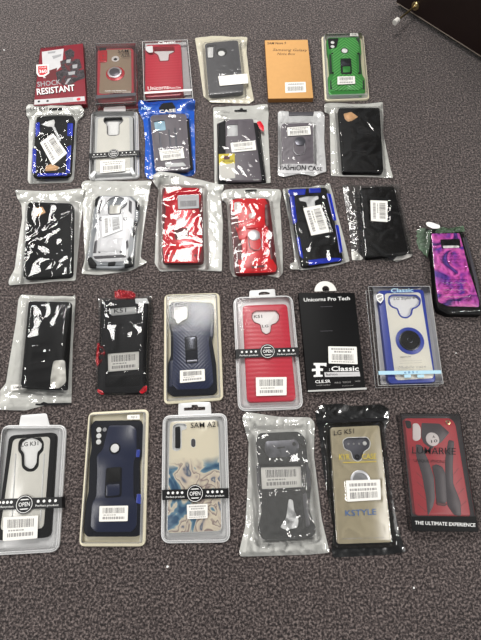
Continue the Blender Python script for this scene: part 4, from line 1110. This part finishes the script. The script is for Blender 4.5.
it = Item('phone_case_blister_pack', 'cream and blue marble swirl phone case in a banded blister pack', CAT, BLIS, (150, 400, 4.129), (190, 590), (185, 60))
blister(it, [(53, 64), (318, 54), (332, 588), (46, 592)], 13, r=13, rim=5, tabq=[(118, 8), (250, 8), (254, 60), (116, 64)], slot=[(140, 32), (172, 30), (172, 20), (196, 20), (198, 28), (228, 28), (228, 42), (140, 44)])
K = [(96, 106), (112, 98), (148, 100), (150, 118), (128, 124), (128, 200), (112, 210), (94, 204)]
K2 = [(170, 165), (178, 158), (188, 165), (188, 190), (180, 196), (170, 190)]
c = case(it, [(78, 85), (285, 78), (300, 545), (66, 555)], 2, 10, 'marble', 8, 1.7, holes=[K, K2], side='grey_clear')
pl(it, it.e, 'dark_insert', [(90, 95), (155, 92), (155, 215), (90, 215)], 1.7, 6.5, 'insert_white', 2, .2)
pl(it, c, 'camera_strip', [(104, 112), (124, 108), (124, 198), (104, 200)], 6.6, 9, 'soft_black', 2, .3)
pl(it, c, 'fingerprint_cutout', [(166, 160), (192, 158), (192, 196), (166, 198)], 4.6, 8.8, 'charcoal', 2, .3)
lip(it, c, K, 10, .9, .7, 'insert_white'); lip(it, c, K2, 10, .6, .5, 'insert_white', 2)
mb = MB(); txt(it, mb, 'SAM A21', 168, 116, 282, 110, 22, 13.2, 'ink', .05, .05); mb.build('handwriting', it.e)
band(it, (50, 392), (320, 385), 42, (186, 386), 8.6, 13.1)
sticker(it, it.e, [(152, 432), (238, 428), (238, 488), (154, 492)], 13.1, style='bar_mid')

it = Item('phone_case_bag', 'black rugged phone case with a large sticker in a frosted bag beside the black pouch', CAT, BAGS, (235, 405, 4), (195, 605), (170, 45))
ca = [(80, 105), (275, 100), (325, 525), (100, 540)]
bag(it, [(28, 50, 3), (45, 28, 3), (180, 48), (300, 50, 2), (318, 70, 2), (315, 200), (345, 450), (378, 590, 3), (300, 598), (20, 606, 3), (18, 580, 3), (42, 480), (50, 330), (55, 150)], ca, 12, 'pearl_bag', 'film_frosted', 3.8, 15, 51, bulge=3, flats=[[(102, 248), (262, 244), (268, 330), (108, 338)]], fall=9, backamp=2)
c = case(it, [(95, 112), (255, 105), (285, 135), (292, 230), (308, 300), (298, 420), (328, 500), (310, 530), (250, 532), (110, 540), (90, 500), (108, 430), (92, 330), (95, 240), (82, 150)], 1.4, 11, 'matte_black', 5, 1.8)
pl(it, c, 'camera_panel', [(120, 145), (245, 138), (258, 160), (245, 205), (135, 212), (118, 185)], 11, 11.9, 'gunmetal', 5, .3)
disc(it, c, 'lens_opening', (236, 155), 1.8, 11.9, 12.1, 'matte_black', .1); pl(it, c, 'lens_slot', [(168, 168), (200, 165), (200, 172), (168, 175)], 11.8, 12.05, 'soft_black', 1, .1)
pl(it, c, 'raised_panel', [(125, 345), (262, 335), (278, 500), (130, 512)], 11, 11.7, 'soft_black', 4, .4)
for q in ([(285, 230), (302, 260), (305, 330), (290, 330)], [(270, 360), (285, 350), (300, 480), (285, 490)], [(85, 240), (98, 240), (100, 320), (90, 330)]): pl(it, c, 'side_rail', q, 10, 11.6, 'charcoal', 1.5, .4)
pl(it, it.e, 'white_tag', [(215, 375), (232, 380), (236, 420), (255, 460), (250, 490), (205, 500), (180, 490), (205, 450)], 12.4, 12.8, 'insert_white', 3, .2)
sticker(it, it.e, [(103, 250), (262, 246), (267, 328), (108, 337)], 13.3, style='bar_top')

it = Item('phone_case_bag', 'beige clear phone case with gold lettering in a glossy black pouch', CAT, BAGS, (310, 395, 3.765), (190, 605), (160, 40))
bag(it, [(18, 70, 4), (40, 38, 3), (110, 32, 2), (160, 42, 3), (270, 36, 3), (298, 55, 3), (295, 95, 2), (282, 130), (300, 330), (330, 500), (360, 590, 3), (300, 600), (160, 608), (85, 612, 2), (80, 570), (88, 500), (50, 300), (35, 150)], [(75, 120), (262, 112), (308, 555), (102, 560)], 10, 'black_bag', 'film_gloss', .9, 24, 55, flats=[[(134, 322), (265, 318), (268, 396), (140, 402)]], fall=9, backamp=2.5)
K = [(124, 172), (140, 162), (215, 160), (226, 178), (222, 200), (202, 212), (194, 240), (180, 250), (162, 240), (155, 212), (130, 202)]
c = case(it, [(78, 122), (262, 114), (308, 555), (104, 562)], 1.4, 9.6, 'beige_clear', 4, 1.2, holes=[K])
pl(it, it.e, 'grey_insert', [(120, 160), (230, 158), (225, 252), (150, 252)], 1.3, 7.5, 'gunmetal', 2, .2)
for x in (145, 165, 185): disc(it, c, 'lens_opening', (x, 184), 1.1, 7.5, 8.2, 'insert_grey', .1)
disc(it, c, 'flash_opening', (206, 182), 2, 7.5, 8.4, 'lens_white', .1)
lip(it, c, K, 9.6, 1.2, .7, 'insert_white', 3)
r = disc(it, c, 'ring_holder', (190, 322), 10.0, 9.6, 11, 'chrome', .5, 7.6); disc(it, r, 'ring_plate', (190, 320), 7.6, 9.6, 10.4, 'insert_grey', .3)
disc(it, c, 'fingerprint_cutout', (178, 233), 2.4, 9.6, 10.0, 'ink', .1, 1.2)
txtl = lambda n_, *a: letter(it, it.e, n_, *a)
txtl('gold_lettering', 'KYR', 110, 244, 150, 243, 21, 11.2, 'print_gold', .1); txtl('gold_lettering', 'CASE', 196, 242, 250, 241, 21, 11.2, 'print_gold', .1)
txtl('handwriting', 'LG K51', 90, 152, 166, 144, 18, 11.3, 'ink', .0, .1)
txtl('lettering', 'KSTYLE', 134, 456, 250, 450, 22, 11.2, 'print_blue', 0)
txtl('lettering', 'designed for your phone', 120, 545, 280, 540, 7, 11.1, 'print_grey')
pl(it, it.e, 'gold_line', [(124, 253), (250, 249), (250, 252), (124, 256)], 11.1, 11.2, 'print_gold')
sticker(it, it.e, [(134, 322), (264, 318), (267, 394), (140, 402)], 11.2, style='text')
pl(it, it.e, 'zip_seal', [(28, 95), (292, 85), (293, 96), (28, 108)], 4.5, 6, 'soft_black', 2, .4)

it = Item('phone_case_box', 'red and black phone case in a clear box printed THE ULTIMATE EXPERIENCE', CAT, BOXS, (390, 405, 4.741), (235, 600), (180, 45))
h = 17
q = [(50, 40), (330, 42), (418, 600), (106, 598)]
clear_box(it, q, h, mat='box_smoke', edge='matte_black', ew=.4)
pl(it, it.e, 'box_insert', [(60, 52), (325, 52), (405, 585), (112, 585)], .8, 3, 'charcoal', 1, .3)
cz = 13
c = case(it, [(68, 62), (290, 62), (312, 90), (385, 530), (120, 525)], 3, cz, 'red_muted', 5, 1.6)
def quadp(name, pts, mat, z1=.6, r=2): return pl(it, c, name, pts, cz - .1, cz + z1, mat, r, .2)
quadp('camera_panel', [(150, 85), (235, 88), (282, 130), (262, 155), (240, 180), (215, 185), (200, 210), (160, 180), (148, 150)], 'charcoal', .7)
quadp('camera_frame', [(70, 72), (98, 75), (104, 110), (80, 112)], 'soft_black', .6, 3)
quadp('camera_label', [(108, 88), (132, 86), (146, 110), (146, 160), (128, 172), (108, 165)], 'lens_white', 1.0, 3)
disc(it, c, 'round_label', (202, 162), 6.6, cz + .7, cz + 1.1, 'lens_white', .1, extra=lambda mb: (txt(it, mb, 'A', 202, 158, 214, 156, 13, cz + 1.2, 'ink', .1), txt(it, mb, '10', 196, 180, 226, 176, 14, cz + 1.2, 'ink', .1)))
disc(it, c, 'screw', (276, 82), 2.4, cz, cz + .8, 'brass', .2, 1.2)
quadp('left_strut', [(122, 185), (150, 190), (185, 270), (208, 340), (214, 440), (205, 480), (180, 527), (172, 440), (152, 330), (125, 245)], 'charcoal', .6, 3)
quadp('right_strut', [(278, 165), (305, 170), (298, 290), (300, 370), (335, 460), (338, 527), (305, 522), (272, 475), (264, 380), (262, 260)], 'charcoal', .6, 3)
s = quadp('kickstand', [(200, 290), (220, 280), (248, 292), (262, 320), (270, 455), (262, 468), (222, 462), (214, 350)], 'charcoal', 1.2, 2)
quadp('kickstand_frame', [(218, 460), (275, 468), (262, 480), (225, 475)], 'red_dark', .9, 1)
for a, b in (((125, 320), (165, 360)), ((128, 365), (168, 400)), ((130, 415), (170, 450)), ((132, 470), (172, 505)), ((300, 330), (325, 300)), ((312, 375), (340, 345)), ((322, 425), (350, 395)), ((335, 480), (362, 455))):
    mb = MB(); stroke(it, mb, [a, b], .5, cz + .15, 'red_dark'); mb.build('ridge_line', c)
def ex(mb):
    z = h + .3
    mb.cap(ccw([it.L(p, z - .2) for p in [(102, 528), (406, 528), (416, 598), (106, 596)]]), z - .2, 'matte_black')
    txt(it, mb, 'THE ULTIMATE EXPERIENCE', 118, 566, 405, 578, 17, z, 'print_white', .12)
mb = MB(); ex(mb); mb.build('printed_strip', it.e); z = h + .3
letter(it, it.e, 'title_lettering', 'LUMARKE', 105, 230, 312, 236, 32, z, 'ink', .03)
letter(it, it.e, 'lettering', 'UNIQUE iPHONE', 112, 272, 262, 278, 16, z, 'ink', .0)

# ================================================================== setting
mb = MB(); mb.add([(-2600, -1500, 0), (2600, -1500, 0), (2600, 3600, 0), (-2600, 3600, 0)], [(0, 1, 2, 3)], 'carpet')
fl = mb.build('floor'); tag(fl, kind='structure')

# door at the upper right: vertical leaf just clear of the carpet
A = Vector(ground(396, 2.5, 10)); B = Vector(ground(481, 56.5, 10))
d = (B - A).normalized(); nrm = Vector((-d.y, d.x))
if nrm.dot(A) < 0: nrm = -nrm            # away from the camera
B2 = A + d * 850
T = nrm * 38
mb = MB(); mb.prism([tuple(A), tuple(B2), tuple(B2 + T), tuple(A + T)], 10, 2050, 'door_wood', 1)
dr = mb.build('door_1'); tag(dr, kind='structure')
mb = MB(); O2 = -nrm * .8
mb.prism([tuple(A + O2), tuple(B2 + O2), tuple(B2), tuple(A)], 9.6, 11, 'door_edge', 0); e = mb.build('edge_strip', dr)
# door stop
base = Vector(ground(413.6, 7.4, 26))
k = (base - A).dot(d); zs = 26
base = A + d * k
it = None
e = bpy.data.objects.new('door_stop', None); C.objects.link(e)
e.location = (base.x * .001, base.y * .001, zs * .001)
tag(e, 'brass door stop with a white rubber tip sticking out of the dark brown door', 'door stop')
ax = (-nrm)
def stop_pt(t, z=0): return (ax.x * t, ax.y * t, z)
mb = MB(); mb.tube([stop_pt(0), stop_pt(2), stop_pt(3.2)], [8.5, 8.5, 7], 'brass', 28); mb.tube([stop_pt(3), stop_pt(7)], [4.5, 3], 'brass', 20); mb.build('base_plate', e)
mb = MB(); mb.tube([stop_pt(5), stop_pt(60)], 2.0, 'brass', 16); mb.build('rod', e)
mb = MB(); mb.tube([stop_pt(58), stop_pt(59), stop_pt(69), stop_pt(70)], [4.8, 5.8, 5.8, 5.0], 'rubber_white', 24); mb.build('rubber_tip', e)

# lint and paper scraps
for n_, (px, py, r, lab) in enumerate([(167.5, 566.5, 1.6, 'white scrap of lint on bare carpet below the marble swirl case'), (414, 588, 1.5, 'white scrap of lint on the bare carpet at lower right'), (4, 50, 1.5, 'white scrap of lint on the carpet at the upper left edge'), (456, 353, 1.1, 'white scrap of lint on the carpet right of the blue bordered case box')]):
    g = ground(px, py, 0.5); mb = MB(); rg = random.Random(n_)
    P = [(r * (1 + rg.uniform(-.4, .4)) * math.cos(a), r * (1 + rg.uniform(-.4, .4)) * math.sin(a)) for a in [k * .785 for k in range(8)]]
    mb.prism(P, .1, .9, 'lens_white', .3); o = mb.build('lint_scrap'); o.location = (g[0] * .001, g[1] * .001, 0)
    tag(o, lab, 'lint', 'scraps of lint on the carpet')

# ------------------------------------------------------------------ lamps
def lamp(name, loc, size, power, col=(1, .975, .94), aim=None):
    l = bpy.data.lights.new(name, 'AREA'); l.shape = 'RECTANGLE'; l.size, l.size_y = size; l.energy = power; l.color = col
    o = bpy.data.objects.new(name, l); C.objects.link(o); o.location = loc
    if aim: o.rotation_euler = (Vector(aim) - Vector(loc)).to_track_quat('-Z', 'Y').to_euler()
    return o
lamp('ceiling_or_fill_light', (-.35, 1.75, 2.55), (.7, 1.2), 50)
lamp('ceiling_or_fill_light', (1.7, 2.5, 2.55), (.6, 1.2), 44)
lamp('ceiling_or_fill_light', (-2.0, 2.1, 2.55), (.6, 1.2), 38)
lamp('ceiling_or_fill_light', (2.1, -.4, 2.55), (.6, 1.2), 62)  # added fill lamp, unseen: brightens the near right and evens out the light
lamp('ceiling_or_fill_light', (-2.2, -.5, 2.55), (.6, 1.2), 46)  # another added fill, no known fixture: lifts the bottom rows from the left
w = bpy.data.worlds.new('room'); bpy.context.scene.world = w; w.use_nodes = True
w.node_tree.nodes['Background'].inputs[0].default_value = (.95, .97, 1, 1); w.node_tree.nodes['Background'].inputs[1].default_value = .17

cam = bpy.data.cameras.new('camera'); cam.sensor_fit = 'VERTICAL'; cam.sensor_height = 36; cam.lens = 36 * F / 640
cam.clip_start = .02
co = bpy.data.objects.new('camera', cam); C.objects.link(co); co.location = (0, 0, CAM_H); co.rotation_euler = (TILT, 0, 0)
sc = bpy.context.scene; sc.camera = co
sc.view_settings.view_transform = 'Standard'; sc.view_settings.look = 'None'; sc.view_settings.gamma = 1; sc.view_settings.exposure = 0.16
sc.cycles.transparent_max_bounces = 24
